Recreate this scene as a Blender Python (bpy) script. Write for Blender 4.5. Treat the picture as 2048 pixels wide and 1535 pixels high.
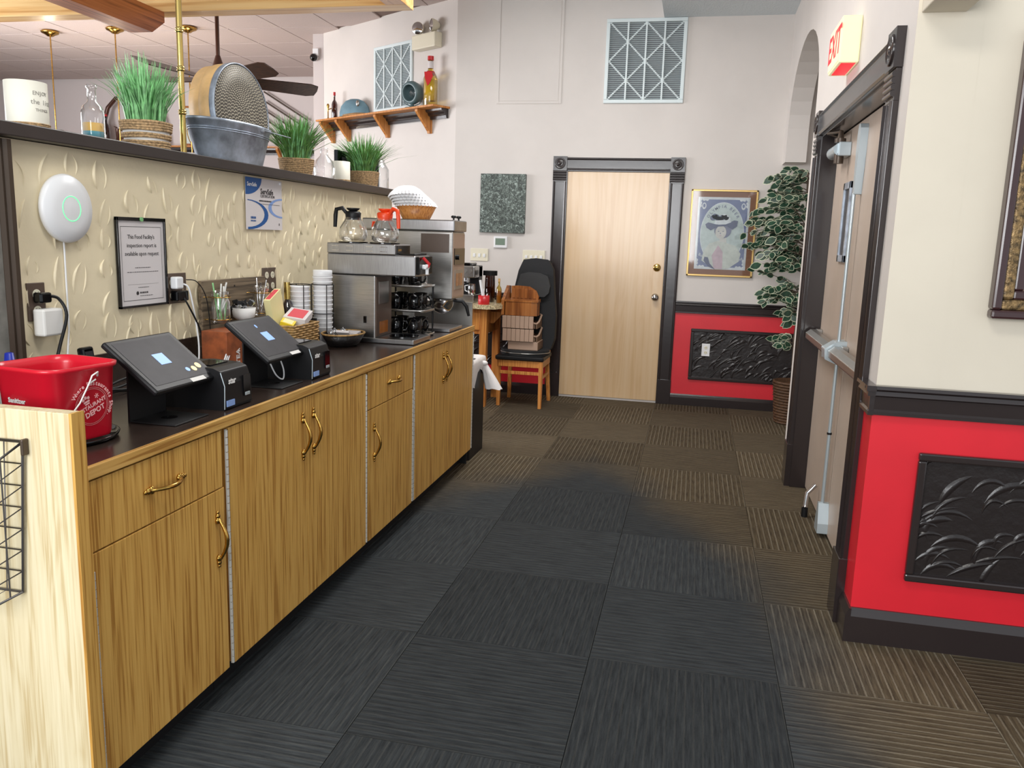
import bpy, bmesh, math, random
from mathutils import Matrix, Vector, Euler
random.seed(7)
C = bpy.context.scene.collection
PI = math.pi
for o in list(bpy.data.objects): bpy.data.objects.remove(o)

# ---------------------------------------------------------------- camera
ya, pi_, ro = 0.214318149, -0.177423822, 0.0321255389
F = Vector((-math.sin(ya)*math.cos(pi_), math.cos(ya)*math.cos(pi_), math.sin(pi_)))
Rr = Vector((math.cos(ya), math.sin(ya), 0)); U = Rr.cross(F)
R2 = Rr*math.cos(ro)+U*math.sin(ro); U2 = -Rr*math.sin(ro)+U*math.cos(ro)
cd = bpy.data.cameras.new('camera'); cam = bpy.data.objects.new('camera', cd); C.objects.link(cam)
cd.sensor_width = 36; cd.lens = 1631.08/2048*36; cd.clip_start = .05
cam.matrix_world = Matrix(((R2.x, U2.x, -F.x, 0), (R2.y, U2.y, -F.y, 0), (R2.z, U2.z, -F.z, 1.43), (0, 0, 0, 1)))
S = bpy.context.scene; S.camera = cam
S.view_settings.view_transform = 'Standard'; S.view_settings.look = 'None'
S.view_settings.exposure = 0.28; S.view_settings.gamma = 1.0; S.view_settings.use_curve_mapping = False

# ---------------------------------------------------------------- light
w = bpy.data.worlds.new('world'); S.world = w; w.use_nodes = True
w.node_tree.nodes['Background'].inputs[0].default_value = (.9, .95, 1, 1)
w.node_tree.nodes['Background'].inputs[1].default_value = .72
def area(name, loc, to, sx, sy, power, col=(1, 1, 1)):
    l = bpy.data.lights.new(name, 'AREA'); l.shape = 'RECTANGLE'; l.size = sx; l.size_y = sy; l.energy = power; l.color = col
    o = bpy.data.objects.new(name, l); C.objects.link(o); o.location = loc
    o.rotation_euler = (Vector(to)-Vector(loc)).to_track_quat('-Z', 'Y').to_euler(); return o
area('window_light', (-1.6, -2.6, 2.0), (-.6, 5, 1.0), 3.2, 1.9, 185, (.98, .99, 1))
area('ceiling_panel_light_near', (-.35, 1.2, 3.44), (-.35, 1.2, 0), 1.2, .6, 30, (1, .96, .9))
area('ceiling_panel_light_far', (-1.0, 4.9, 3.44), (-1.0, 4.9, 0), 1.2, 1.2, 56, (1, .98, .96))
area('dining_fill_light', (-7.8, 5.0, 2.0), (-4, 7.5, 2.4), 3.0, 1.8, 240, (.99, .98, 1))  # area light added to brighten the dining side; no window is built there
def bulb(name, loc, power, col, r=.05):
    l = bpy.data.lights.new(name, 'POINT'); l.energy = power; l.color = col; l.shadow_soft_size = r
    o = bpy.data.objects.new(name, l); C.objects.link(o); o.location = loc

# ---------------------------------------------------------------- materials
def L1(c): c = c/255; return c/12.92 if c <= .04045 else ((c+.055)/1.055)**2.4
def lin(c): return (L1(c[0]), L1(c[1]), L1(c[2]), 1)
def newmat(name):
    m = bpy.data.materials.new(name); m.use_nodes = True; nt = m.node_tree
    return m, nt, nt.nodes['Principled BSDF']
def link(nt, a, b): nt.links.new(a, b)
def coords(nt, scale=(1, 1, 1), world=False, rot=(0, 0, 0)):
    mp = nt.nodes.new('ShaderNodeMapping'); mp.inputs['Scale'].default_value = scale; mp.inputs['Rotation'].default_value = rot
    if world:
        g = nt.nodes.new('ShaderNodeNewGeometry'); link(nt, g.outputs['Position'], mp.inputs[0])
    else:
        g = nt.nodes.new('ShaderNodeTexCoord'); link(nt, g.outputs['Object'], mp.inputs[0])
    return mp.outputs[0]
def noise(nt, vec, scale, detail=4, rough=.55, dist=0):
    n = nt.nodes.new('ShaderNodeTexNoise'); n.inputs['Scale'].default_value = scale; n.inputs['Detail'].default_value = detail
    n.inputs['Roughness'].default_value = rough; n.inputs['Distortion'].default_value = dist
    link(nt, vec, n.inputs['Vector']); return n.outputs['Fac']
def ramp(nt, fac, stops):
    r = nt.nodes.new('ShaderNodeValToRGB'); e = r.color_ramp.elements
    while len(e) < len(stops): e.new(.5)
    for i, (p, c) in enumerate(stops): e[i].position = p; e[i].color = lin(c) if len(c) == 3 else c
    link(nt, fac, r.inputs[0]); return r.outputs[0]
def bumpn(nt, b, h, strength, dist=.01):
    bp = nt.nodes.new('ShaderNodeBump'); bp.inputs['Strength'].default_value = strength; bp.inputs['Distance'].default_value = dist
    link(nt, h, bp.inputs['Height']); link(nt, bp.outputs[0], b.inputs['Normal'])
def mat(name, col, rough=.5, metal=0, var=0, vs=8, bump=0, bs=60, emit=0, coat=0, trans=0, spec=None, vscale=(1, 1, 1), world=False):
    m, nt, b = newmat(name)
    b.inputs['Base Color'].default_value = lin(col); b.inputs['Roughness'].default_value = rough; b.inputs['Metallic'].default_value = metal
    if spec is not None: b.inputs['Specular IOR Level'].default_value = spec
    if coat: b.inputs['Coat Weight'].default_value = coat; b.inputs['Coat Roughness'].default_value = .12
    if trans: b.inputs['Transmission Weight'].default_value = trans
    if emit: b.inputs['Emission Color'].default_value = lin(col); b.inputs['Emission Strength'].default_value = emit
    if var:
        v = coords(nt, vscale, world); n = noise(nt, v, vs)
        lo = tuple(max(0, c*(1-var)) for c in col); hi = tuple(min(255, c*(1+var*.7)) for c in col)
        link(nt, ramp(nt, n, [(.3, lo), (.7, hi)]), b.inputs['Base Color'])
    if bump:
        v = coords(nt, (1, 1, 1), world); bumpn(nt, b, noise(nt, v, bs, 3), bump, .004)
    return m
def wood(name, cols, grain='z', rough=.45, scale=1., bands=True, coat=0, fine=1., world=False, amt=.24):
    """cols: dark, mid, light"""
    m, nt, b = newmat(name); b.inputs['Roughness'].default_value = rough
    if coat: b.inputs['Coat Weight'].default_value = coat; b.inputs['Coat Roughness'].default_value = .15
    k = {'x': (.09, 1, 1), 'y': (1, .09, 1), 'z': (1, 1, .09)}[grain]
    v = coords(nt, tuple(a*scale for a in k), world)
    k3 = {'x': (.025, 1, 1), 'y': (1, .025, 1), 'z': (1, 1, .025)}[grain]
    n1 = noise(nt, coords(nt, tuple(a*scale for a in k3), world), 70*fine, 3, .55, .2)
    n2 = noise(nt, v, 4.2, 3, .5, .9)
    mul = nt.nodes.new('ShaderNodeMath'); mul.operation = 'MULTIPLY'; mul.inputs[1].default_value = 13.0; link(nt, n2, mul.inputs[0])
    fr = nt.nodes.new('ShaderNodeMath'); fr.operation = 'PINGPONG'; fr.inputs[1].default_value = .5; link(nt, mul.outputs[0], fr.inputs[0])
    add = nt.nodes.new('ShaderNodeMath'); add.operation = 'MULTIPLY_ADD'; add.inputs[1].default_value = amt if bands else .1
    link(nt, fr.outputs[0], add.inputs[0]); link(nt, n1, add.inputs[2])
    link(nt, ramp(nt, add.outputs[0], [(.40, cols[0]), (.54, cols[1]), (.74, cols[2])]), b.inputs['Base Color'])
    bumpn(nt, b, n1, .12, .002)
    return m
def glassmat(name, tint=(255, 255, 255), rough=.02, refl=.9, dens=0.):
    m, nt, b = newmat(name); nt.nodes.remove(b)
    out = nt.nodes['Material Output']; tr = nt.nodes.new('ShaderNodeBsdfTransparent'); gl = nt.nodes.new('ShaderNodeBsdfGlossy')
    tr.inputs[0].default_value = lin(tint); gl.inputs['Roughness'].default_value = rough
    fn = nt.nodes.new('ShaderNodeLayerWeight'); fn.inputs[0].default_value = .35
    mx = nt.nodes.new('ShaderNodeMixShader'); ml = nt.nodes.new('ShaderNodeMath'); ml.operation = 'MULTIPLY_ADD'
    ml.inputs[1].default_value = refl; ml.inputs[2].default_value = dens+.04; link(nt, fn.outputs['Facing'], ml.inputs[0])
    link(nt, ml.outputs[0], mx.inputs[0]); link(nt, tr.outputs[0], mx.inputs[1]); link(nt, gl.outputs[0], mx.inputs[2])
    link(nt, mx.outputs[0], out.inputs[0]); return m
def steel(name, col=(190, 188, 185), rough=.28, axis=(1, 1, 40)):
    m, nt, b = newmat(name); b.inputs['Metallic'].default_value = 1
    v = coords(nt, axis); n = noise(nt, v, 14, 3)
    link(nt, ramp(nt, n, [(.3, tuple(c*.86 for c in col)), (.7, col)]), b.inputs['Base Color'])
    b.inputs['Roughness'].default_value = rough; bumpn(nt, b, n, .05, .001); return m

MT = {}
MT['paint'] = mat('wall_paint', (214, 208, 203), .75, var=.02, vs=2, bump=.05, bs=120, world=True)
MT['cream'] = mat('wall_paint_cream', (216, 207, 190), .7, var=.02, vs=2, bump=.05, bs=120, world=True)
MT['lav'] = mat('wall_paint_dining', (208, 199, 197), .8, world=True)
MT['plaster'] = mat('cream_plaster', (232, 218, 186), .4, var=.03, vs=3, bump=.35, bs=26, world=True)
MT['ceilw'] = mat('textured_ceiling', (214, 222, 226), .9, bump=1.0, bs=70, world=True)
MT['trim'] = mat('dark_trim', (44, 37, 37), .22, coat=.3, bump=.08, bs=30)
MT['red'] = mat('red_paint', (214, 32, 46), .42, var=.04, vs=3)
MT['blackrelief'] = mat('black_plaster', (36, 31, 31), .3, bump=.6, bs=24)
MT['doorwood'] = wood('birch_door', ((200, 166, 124), (207, 176, 136), (211, 183, 146)), 'z', .28, .7, coat=.35, fine=.35, world=True, amt=.2)
MT['oak'] = wood('oak_laminate', ((168, 118, 50), (206, 158, 80), (218, 172, 92)), 'z', .42, 1.2, fine=1.5)
MT['oaky'] = wood('oak_laminate_edge', ((160, 112, 50), (200, 154, 82), (212, 168, 96)), 'y', .42, 1.2, fine=1.5)
MT['panelwood'] = wood('pale_oak_panel', ((200, 180, 138), (218, 204, 168), (226, 214, 182)), 'z', .4, 1.1, world=True, fine=1.3)
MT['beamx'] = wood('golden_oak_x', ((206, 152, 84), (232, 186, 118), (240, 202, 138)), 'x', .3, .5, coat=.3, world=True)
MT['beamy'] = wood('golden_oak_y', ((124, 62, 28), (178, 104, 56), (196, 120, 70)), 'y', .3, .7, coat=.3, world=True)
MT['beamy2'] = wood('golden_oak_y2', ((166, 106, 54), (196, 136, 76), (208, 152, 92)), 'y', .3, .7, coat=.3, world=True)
MT['chairwood'] = wood('chair_wood', ((176, 106, 48), (206, 138, 70), (220, 156, 84)), 'z', .35, 1.5, bands=False)
MT['shelfoak'] = wood('shelf_oak', ((160, 96, 44), (192, 126, 62), (208, 144, 80)), 'z', .4, 1.5)
MT['brownwood'] = wood('booster_wood', ((120, 66, 28), (158, 96, 46), (176, 114, 62)), 'z', .22, .6, bands=False, fine=.5, coat=.4)
MT['greywood'] = wood('weathered_board', ((78, 66, 52), (118, 102, 82), (134, 118, 96)), 'y', .7, 1.6, bands=False)
MT['boxwood'] = mat('pale_bentwood', (224, 182, 124), .45, var=.1, vs=12)
MT['counter'] = mat('dark_laminate', (54, 43, 38), .25, var=.1, vs=40)
MT['ledge'] = mat('dark_ledge', (52, 44, 42), .35, var=.05)
MT['black'] = mat('black_plastic', (22, 22, 24), .42, spec=.3)
MT['blackm'] = mat('black_matte', (20, 20, 22), .6)
MT['blackg'] = mat('black_gloss', (8, 8, 10), .08)
MT['blackf'] = mat('black_fabric', (33, 34, 36), .85, bump=.4, bs=200)
MT['screen'] = mat('screen_off', (58, 56, 59), .4, var=.08, vs=20, spec=.12)
MT['white'] = mat('white_plastic', (232, 233, 235), .35)
MT['whitem'] = mat('white_matte', (228, 226, 222), .7)
MT['paper'] = mat('paper', (214, 208, 208), .7)
MT['foam'] = mat('white_foam', (238, 238, 240), .6)
MT['ivory'] = mat('ivory_plastic', (228, 222, 200), .35)
MT['brass'] = mat('brass', (190, 150, 78), .22, 1, var=.15, vs=60)
MT['brassy'] = mat('polished_brass', (214, 186, 112), .16, 1)
MT['brownm'] = mat('bronze_fan', (84, 52, 40), .3, .3, coat=.3)
MT['chrome'] = mat('chrome', (200, 200, 202), .12, 1)
MT['alu'] = mat('aluminium', (172, 170, 166), .3, .9)
MT['alub'] = mat('painted_silver', (184, 196, 202), .32, .45)
MT['steel'] = steel('brushed_steel')
MT['steelx'] = steel('brushed_steel_x', (176, 176, 178), .3, (40, 1, 1))
MT['galv'] = mat('galvanised', (166, 176, 190), .42, .6, var=.25, vs=14)
MT['galvd'] = mat('grater_metal', (98, 93, 86), .45, .4, var=.1, vs=20)
MT['galvp'] = mat('grater_points', (186, 176, 156), .4, .4)
MT['redp'] = mat('red_bucket_plastic', (208, 22, 44), .3, coat=.15)
MT['redink'] = mat('pale_ink', (236, 178, 178), .5)
MT['ink'] = mat('dark_ink', (48, 44, 46), .6)
MT['inkw'] = mat('white_ink', (230, 228, 226), .5)
MT['blue'] = mat('print_blue', (24, 84, 150), .5)
MT['blue2'] = mat('print_light_blue', (128, 158, 212), .5)
MT['scrblue'] = mat('lit_screen_tile', (120, 158, 226), .4, emit=.55)
MT['scry'] = mat('lit_screen_icon', (236, 214, 140), .4, emit=.5)
MT['orange'] = mat('orange_plastic', (236, 72, 26), .35)
MT['glass'] = glassmat('clear_glass')
MT['glassd'] = glassmat('dark_glass', (120, 70, 40), .05)
MT['glasst'] = glassmat('picture_glass', (250, 250, 250), .04, .45)
MT['glassy'] = glassmat('yellow_glass', (232, 214, 130), .05)
MT['glassb'] = glassmat('door_glass', (120, 140, 160), .05, .9, .12)
MT['green'] = mat('grass_green', (104, 148, 78), .45, var=.3, vs=30)
MT['green2'] = mat('grass_green_bright', (136, 196, 132), .4, var=.25, vs=30)
MT['leaf'] = mat('leaf_green', (34, 66, 48), .4, var=.3, vs=30)
MT['leafl'] = mat('leaf_rim', (186, 192, 164), .5)
MT['stem'] = mat('stem_brown', (84, 70, 56), .7)
MT['rope'] = mat('jute_rope', (176, 146, 108), .9, var=.3, vs=120, bump=.8, bs=150)
MT['wax'] = mat('ivory_wax', (226, 222, 208), .5)
MT['wicker'] = mat('wicker', (176, 140, 88), .6, var=.25, vs=60)
MT['wickerd'] = mat('dark_wicker', (78, 52, 30), .6, var=.3, vs=60)
MT['wickerb'] = mat('black_woven', (26, 24, 24), .3, bump=.8, bs=60)
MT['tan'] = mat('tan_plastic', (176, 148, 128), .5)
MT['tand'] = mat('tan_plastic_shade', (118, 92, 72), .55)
MT['granite'] = mat('speckled_granite', (206, 186, 150), .25, var=.4, vs=90)
MT['plate'] = mat('brown_wall_plate', (88, 72, 62), .4)
MT['bluecap'] = mat('blue_cap', (22, 40, 150), .35)
MT['milky'] = mat('milky_plastic', (204, 212, 206), .35)
MT['concrete'] = mat('grey_board', (128, 126, 120), .5, var=.15, vs=14)
MT['bronze'] = mat('dark_bronze', (78, 66, 56), .35, .4)
MT['teal'] = mat('teal_enamel', (86, 108, 112), .35)
MT['bluehat'] = mat('blue_felt', (112, 146, 162), .7, var=.1)
MT['tanhat'] = mat('tan_straw', (168, 132, 92), .7, var=.2, vs=40)
MT['gold'] = mat('gold_frame', (206, 172, 108), .3, .6)
MT['matbrown'] = mat('brown_mat', (142, 100, 74), .6)
MT['exitw'] = mat('exit_housing', (238, 230, 186), .4, emit=.35)
MT['exitf'] = mat('exit_face', (244, 214, 176), .4, emit=.5)
MT['exitr'] = mat('exit_red', (226, 16, 34), .4, emit=.9)
MT['greenled'] = mat('green_light', (90, 230, 140), .4, emit=1.2)
MT['redbox'] = mat('red_crock', (196, 34, 40), .35)
MT['teabox'] = mat('rust_paper_box', (150, 78, 40), .5, var=.25, vs=20)
MT['bag'] = mat('white_bag', (232, 228, 226), .4)
MT['candy'] = mat('sweetener_paper', (236, 226, 168), .6)
MT['pink'] = mat('pink_paper', (214, 74, 84), .6)
MT['yellow'] = mat('yellow_paper', (236, 206, 40), .5)
MT['amber'] = mat('amber_fill', (176, 120, 40), .4)
MT['canvas'] = None
MT['hinge'] = mat('hinge_steel', (206, 204, 196), .35, .35)
MT['wire'] = mat('grey_wire', (104, 102, 104), .35, .7)
def ceilingtile():
    m, nt, b = newmat('acoustic_tile'); b.inputs['Roughness'].default_value = .9
    v = coords(nt, (1, 1, 1)); n = noise(nt, v, 90, 3)
    link(nt, ramp(nt, n, [(.3, (196, 180, 176)), (.7, (206, 192, 188))]), b.inputs['Base Color']); return m
MT['ctile'] = ceilingtile()
MT['grid'] = mat('ceiling_grid', (120, 98, 90), .7)
def canvasm():
    m, nt, b = newmat('foliage_photo_print'); b.inputs['Roughness'].default_value = .5
    v = coords(nt); n = noise(nt, v, 42, 5, .75, 1.2)
    link(nt, ramp(nt, n, [(.40, (46, 52, 50)), (.52, (88, 98, 92)), (.60, (134, 148, 142)), (.68, (206, 218, 212))]), b.inputs['Base Color']); return m
MT['canvas'] = canvasm()
def carpetm():
    m, nt, b = newmat('ribbed_carpet'); b.inputs['Roughness'].default_value = .95; b.inputs['Specular IOR Level'].default_value = .15
    # ribs run along the tile's own Y
    tc = nt.nodes.new('ShaderNodeTexCoord')
    wv = nt.nodes.new('ShaderNodeTexWave'); wv.wave_type = 'BANDS'; wv.bands_direction = 'X'; wv.inputs['Scale'].default_value = 11.5
    wv.inputs['Distortion'].default_value = .6; wv.inputs['Detail'].default_value = 3; wv.inputs['Detail Scale'].default_value = 8
    link(nt, tc.outputs['Object'], wv.inputs['Vector'])
    oi = nt.nodes.new('ShaderNodeObjectInfo')
    vadd = nt.nodes.new('ShaderNodeVectorMath'); vadd.operation = 'MULTIPLY_ADD'; vadd.inputs[1].default_value = (1, .06, 1)
    link(nt, tc.outputs['Object'], vadd.inputs[0]); link(nt, oi.outputs['Location'], vadd.inputs[2])
    fib = noise(nt, vadd.outputs[0], 130, 4, .7)
    blot = noise(nt, vadd.outputs[0], 26, 3, .6)
    # traffic wear: charcoal along the walked lane, brown at the edges (a stain that stays put)
    g = nt.nodes.new('ShaderNodeNewGeometry'); sp = nt.nodes.new('ShaderNodeSeparateXYZ'); link(nt, g.outputs['Position'], sp.inputs[0])
    wn = noise(nt, g.outputs['Position'], 1.7, 4, .6, .4)
    def math_(op, a, bb, c=None):
        n = nt.nodes.new('ShaderNodeMath'); n.operation = op
        for i, q in enumerate((a, bb, c)):
            if q is None: continue
            if isinstance(q, (int, float)): n.inputs[i].default_value = q
            else: link(nt, q, n.inputs[i])
        return n.outputs[0]
    xs = math_('ADD', sp.outputs['X'], math_('MULTIPLY_ADD', sp.outputs['Y'], .08, -.05)); dx = math_('MAXIMUM', xs, math_('MULTIPLY', math_('ADD', xs, .55), -.55))   # distance from the lane
    yy = math_('MAXIMUM', math_('SUBTRACT', sp.outputs['Y'], 3.5), 0)
    d = math_('ADD', math_('MULTIPLY_ADD', yy, .52, dx), math_('MULTIPLY', math_('SUBTRACT', wn, .5), .55))
    mr = nt.nodes.new('ShaderNodeMapRange'); mr.interpolation_type = 'SMOOTHSTEP'; mr.inputs['From Min'].default_value = .42; mr.inputs['From Max'].default_value = .95
    link(nt, d, mr.inputs['Value'])
    c1 = ramp(nt, fib, [(.3, (38, 41, 44)), (.7, (68, 72, 74))])
    c2 = ramp(nt, fib, [(.3, (60, 50, 38)), (.7, (102, 90, 70))])
    mx = nt.nodes.new('ShaderNodeMix'); mx.data_type = 'RGBA'; link(nt, mr.outputs[0], mx.inputs[0]); link(nt, c1, mx.inputs[6]); link(nt, c2, mx.inputs[7])
    # light rib threads, stronger where unworn
    rb = ramp(nt, wv.outputs['Fac'], [(.86, (0, 0, 0)), (.95, (255, 255, 255))])
    rr = math_('MULTIPLY', math_('MULTIPLY', rb, math_('MULTIPLY_ADD', mr.outputs[0], .30, .05)), math_('MULTIPLY', blot, 1.5))
    mx2 = nt.nodes.new('ShaderNodeMix'); mx2.data_type = 'RGBA'; link(nt, rr, mx2.inputs[0]); link(nt, mx.outputs[2], mx2.inputs[6]); mx2.inputs[7].default_value = lin((176, 168, 150))
    rn = ramp(nt, oi.outputs['Random'], [(0, (205, 205, 205)), (1, (255, 255, 255))])
    mm = nt.nodes.new('ShaderNodeMix'); mm.data_type = 'RGBA'; mm.blend_type = 'MULTIPLY'; mm.inputs[0].default_value = 1
    link(nt, mx2.outputs[2], mm.inputs[6]); link(nt, rn, mm.inputs[7]); link(nt, mm.outputs[2], b.inputs['Base Color'])
    h = math_('ADD', wv.outputs['Fac'], fib); bumpn(nt, b, h, .5, .004)
    return m
MT['carpet'] = carpetm()

# ---------------------------------------------------------------- mesh helpers
class M:
    def __init__(s): s.v = []; s.f = []; s.mi = []; s.sm = []; s.X = None
    def add(s, vs, fs, mi=0, sm=False):
        o = len(s.v)
        for p in vs:
            p = Vector(p); s.v.append(tuple(s.X @ p) if s.X else tuple(p))
        for f in fs: s.f.append([o+i for i in f]); s.mi.append(mi); s.sm.append(sm)
        return s
    def box(s, x0, x1, y0, y1, z0, z1, mi=0):
        x0, x1 = sorted((x0, x1)); y0, y1 = sorted((y0, y1)); z0, z1 = sorted((z0, z1))
        return s.add([(x0, y0, z0), (x1, y0, z0), (x1, y1, z0), (x0, y1, z0), (x0, y0, z1), (x1, y0, z1), (x1, y1, z1), (x0, y1, z1)],
                     [(0, 3, 2, 1), (4, 5, 6, 7), (0, 1, 5, 4), (1, 2, 6, 5), (2, 3, 7, 6), (3, 0, 4, 7)], mi)
    def cbox(s, c, d, rot=(0, 0, 0), mi=0):
        R = Euler(rot).to_matrix(); c = Vector(c); vs = []
        for z in (-1, 1):
            for x, y in ((-1, -1), (1, -1), (1, 1), (-1, 1)): vs.append(c+R@Vector((x*d[0]/2, y*d[1]/2, z*d[2]/2)))
        return s.add(vs, [(0, 3, 2, 1), (4, 5, 6, 7), (0, 1, 5, 4), (1, 2, 6, 5), (2, 3, 7, 6), (3, 0, 4, 7)], mi)
    def prism(s, poly, ax, a, b, mi=0, sm=False):
        n = len(poly)
        def P(p, t): return {'x': (t, p[0], p[1]), 'y': (p[0], t, p[1]), 'z': (p[0], p[1], t)}[ax]
        vs = [P(p, a) for p in poly]+[P(p, b) for p in poly]
        s.add(vs, [[(i+1) % n, i, n+i, n+(i+1) % n] for i in range(n)], mi, sm)
        return s.add(vs, [list(range(n)), list(range(2*n-1, n-1, -1))], mi)
    def lathe(s, prof, c=(0, 0, 0), n=20, mi=0, axis='z', sm=True, caps=True, sx=1, sy=1):
        vs = []; m = len(prof)
        for r, z in prof:
            for i in range(n):
                a = 2*PI*i/n; p = (r*math.cos(a)*sx, r*math.sin(a)*sy, z)
                if axis == 'x': p = (p[2], p[0], p[1])
                if axis == 'y': p = (p[0], p[2], p[1])
                vs.append((p[0]+c[0], p[1]+c[1], p[2]+c[2]))
        fs = [[j*n+i, j*n+(i+1) % n, (j+1)*n+(i+1) % n, (j+1)*n+i] for j in range(m-1) for i in range(n)]
        s.add(vs, fs, mi, sm)
        if caps:
            if prof[0][0] > 1e-5: s.add(vs[:n], [list(range(n-1, -1, -1))], mi)
            if prof[-1][0] > 1e-5: s.add(vs[-n:], [list(range(n))], mi)
        return s
    def cyl(s, c, r, h, axis='z', n=16, mi=0, r2=None):
        return s.lathe([(r, 0), (r if r2 is None else r2, h)], c, n, mi, axis)
    def tube(s, pts, r, n=6, mi=0, closed=False, caps=True):
        pts = [Vector(p) for p in pts]; k = len(pts); vs = []; prev = None
        for i, p in enumerate(pts):
            a = pts[(i-1) % k] if (closed or i > 0) else p; b = pts[(i+1) % k] if (closed or i < k-1) else p
            t = (b-a).normalized()
            if prev is None: u = t.orthogonal().normalized()
            else:
                u = prev-t*prev.dot(t); u = u.normalized() if u.length > 1e-6 else t.orthogonal().normalized()
            prev = u; w_ = t.cross(u); rr = r[i] if isinstance(r, (list, tuple)) else r
            for j in range(n): q = 2*PI*j/n; vs.append(p+(u*math.cos(q)+w_*math.sin(q))*rr)
        fs = [[i*n+j, i*n+(j+1) % n, ((i+1) % k)*n+(j+1) % n, ((i+1) % k)*n+j] for i in range(k if closed else k-1) for j in range(n)]
        s.add(vs, fs, mi, True)
        if caps and not closed: s.add(vs[:n], [list(range(n-1, -1, -1))], mi); s.add(vs[-n:], [list(range(n))], mi)
        return s
    def cord(s, pts, r, n=6, mi=0):
        P = [Vector(p) for p in pts]; P = [P[0]]+P+[P[-1]]; out = []
        for i in range(1, len(P)-2):
            for k in range(6):
                t = k/6; a, b, c, d = P[i-1], P[i], P[i+1], P[i+2]
                out.append(.5*((2*b)+(c-a)*t+(2*a-5*b+4*c-d)*t*t+(3*b-a-3*c+d)*t**3))
        return s.tube(out+[P[-2]], r, n, mi)
    def ball(s, c, r, n=12, mi=0, sc=(1, 1, 1)):
        m = n//2; vs = []
        for j in range(m+1):
            t = PI*j/m
            for i in range(n): a = 2*PI*i/n; vs.append((c[0]+r*sc[0]*math.sin(t)*math.cos(a), c[1]+r*sc[1]*math.sin(t)*math.sin(a), c[2]+r*sc[2]*math.cos(t)))
        return s.add(vs, [[j*n+i, (j+1)*n+i, (j+1)*n+(i+1) % n, j*n+(i+1) % n] for j in range(m) for i in range(n)], mi, True)
    def text(s, st, size, mw, mi=0, align='CENTER', ext=.0003, bold=0, spacing=1.0):
        me = glyph(st, align, bold, spacing); o = len(s.v)
        for v in me[0]: s.v.append(tuple((s.X if s.X else Matrix()) @ (mw @ Vector((v[0]*size, v[1]*size, v[2]*ext*100)))))
        for f in me[1]: s.f.append([o+i for i in f]); s.mi.append(mi); s.sm.append(False)
        return s
_gl = {}
def glyph(st, align, bold, spacing):
    k = (st, align, bold, spacing)
    if k in _gl: return _gl[k]
    cu = bpy.data.curves.new('t', 'FONT'); cu.body = st; cu.size = 1; cu.align_x = align; cu.align_y = 'CENTER'; cu.extrude = .01; cu.offset = bold
    cu.resolution_u = 2; cu.space_character = spacing
    o = bpy.data.objects.new('t', cu); C.objects.link(o); bpy.context.view_layer.update()
    me = bpy.data.meshes.new_from_object(o.evaluated_get(bpy.context.evaluated_depsgraph_get()))
    r = ([tuple(v.co) for v in me.vertices], [list(p.vertices) for p in me.polygons])
    bpy.data.objects.remove(o); bpy.data.curves.remove(cu); bpy.data.meshes.remove(me); _gl[k] = r; return r
def frame(o, xa, ya_):
    x = Vector(xa).normalized(); y = Vector(ya_).normalized(); z = x.cross(y)
    return Matrix(((x.x, y.x, z.x, o[0]), (x.y, y.y, z.y, o[1]), (x.z, y.z, z.z, o[2]), (0, 0, 0, 1)))
def origin(o):
    v = Vector((0, 0, 0))
    while o is not None:
        v = v+o.location; o = o.parent
    return v
def ob(name, m, mats, parent=None, bevel=0, local=False, label=None, cat=None, group=None, kind=None, seg=2, loc=None):
    me = bpy.data.meshes.new(name)
    off = Vector((0, 0, 0))
    if loc is not None: off = Vector(loc)
    elif parent is not None and not local: off = origin(parent)
    me.from_pydata([tuple(Vector(v)-off) for v in m.v], [], m.f)
    if isinstance(mats, str): mats = [mats]
    for k in mats: me.materials.append(MT[k])
    me.polygons.foreach_set('material_index', m.mi); me.polygons.foreach_set('use_smooth', m.sm); me.update()
    o = bpy.data.objects.new(name, me); C.objects.link(o)
    if loc is not None: o.location = loc
    if parent is not None: o.parent = parent
    if bevel:
        b = o.modifiers.new('bevel', 'BEVEL'); b.width = bevel; b.segments = seg; b.limit_method = 'ANGLE'; b.angle_limit = .7; b.use_clamp_overlap = True
    if label: o['label'] = label
    if cat: o['category'] = cat
    if group: o['group'] = group
    if kind: o['kind'] = kind
    return o
def thing(name, label, cat, loc=(0, 0, 0), rz=0, group=None):
    o = bpy.data.objects.new(name, None); C.objects.link(o); o.empty_display_size = .05
    o.location = loc; o.rotation_euler = (0, 0, rz); o['label'] = label; o['category'] = cat
    if group: o['group'] = group
    return o
def struct(name, m, mats, **k): return ob(name, m, mats, kind='structure', **k)
def dup(root, loc, label=None, rz=None, group=None):
    r = root.copy(); C.objects.link(r); r.location = loc
    if rz is not None: r.rotation_euler = (0, 0, rz)
    if label: r['label'] = label
    if group: r['group'] = group
    for ch in list(root.children):
        c = ch.copy(); C.objects.link(c); c.parent = r
        for g in list(ch.children): d = g.copy(); C.objects.link(d); d.parent = c
    return r
def arc(c, r, a0, a1, n, plane='xz', sx=1, sy=1):
    out = []
    for i in range(n+1):
        a = a0+(a1-a0)*i/n; p, q = r*math.cos(a)*sx, r*math.sin(a)*sy
        out.append({'xz': (c[0]+p, c[1], c[2]+q), 'xy': (c[0]+p, c[1]+q, c[2]), 'yz': (c[0], c[1]+p, c[2]+q)}[plane])
    return out
def ell(cx, cy, rx, ry, n=32, a0=0, a1=2*PI): return [(cx+rx*math.cos(a0+(a1-a0)*i/n), cy+ry*math.sin(a0+(a1-a0)*i/n)) for i in range(n)]
YW = 7.36; XR = .65; YN = 3.04; XH = -1.95; CT = .888

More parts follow.
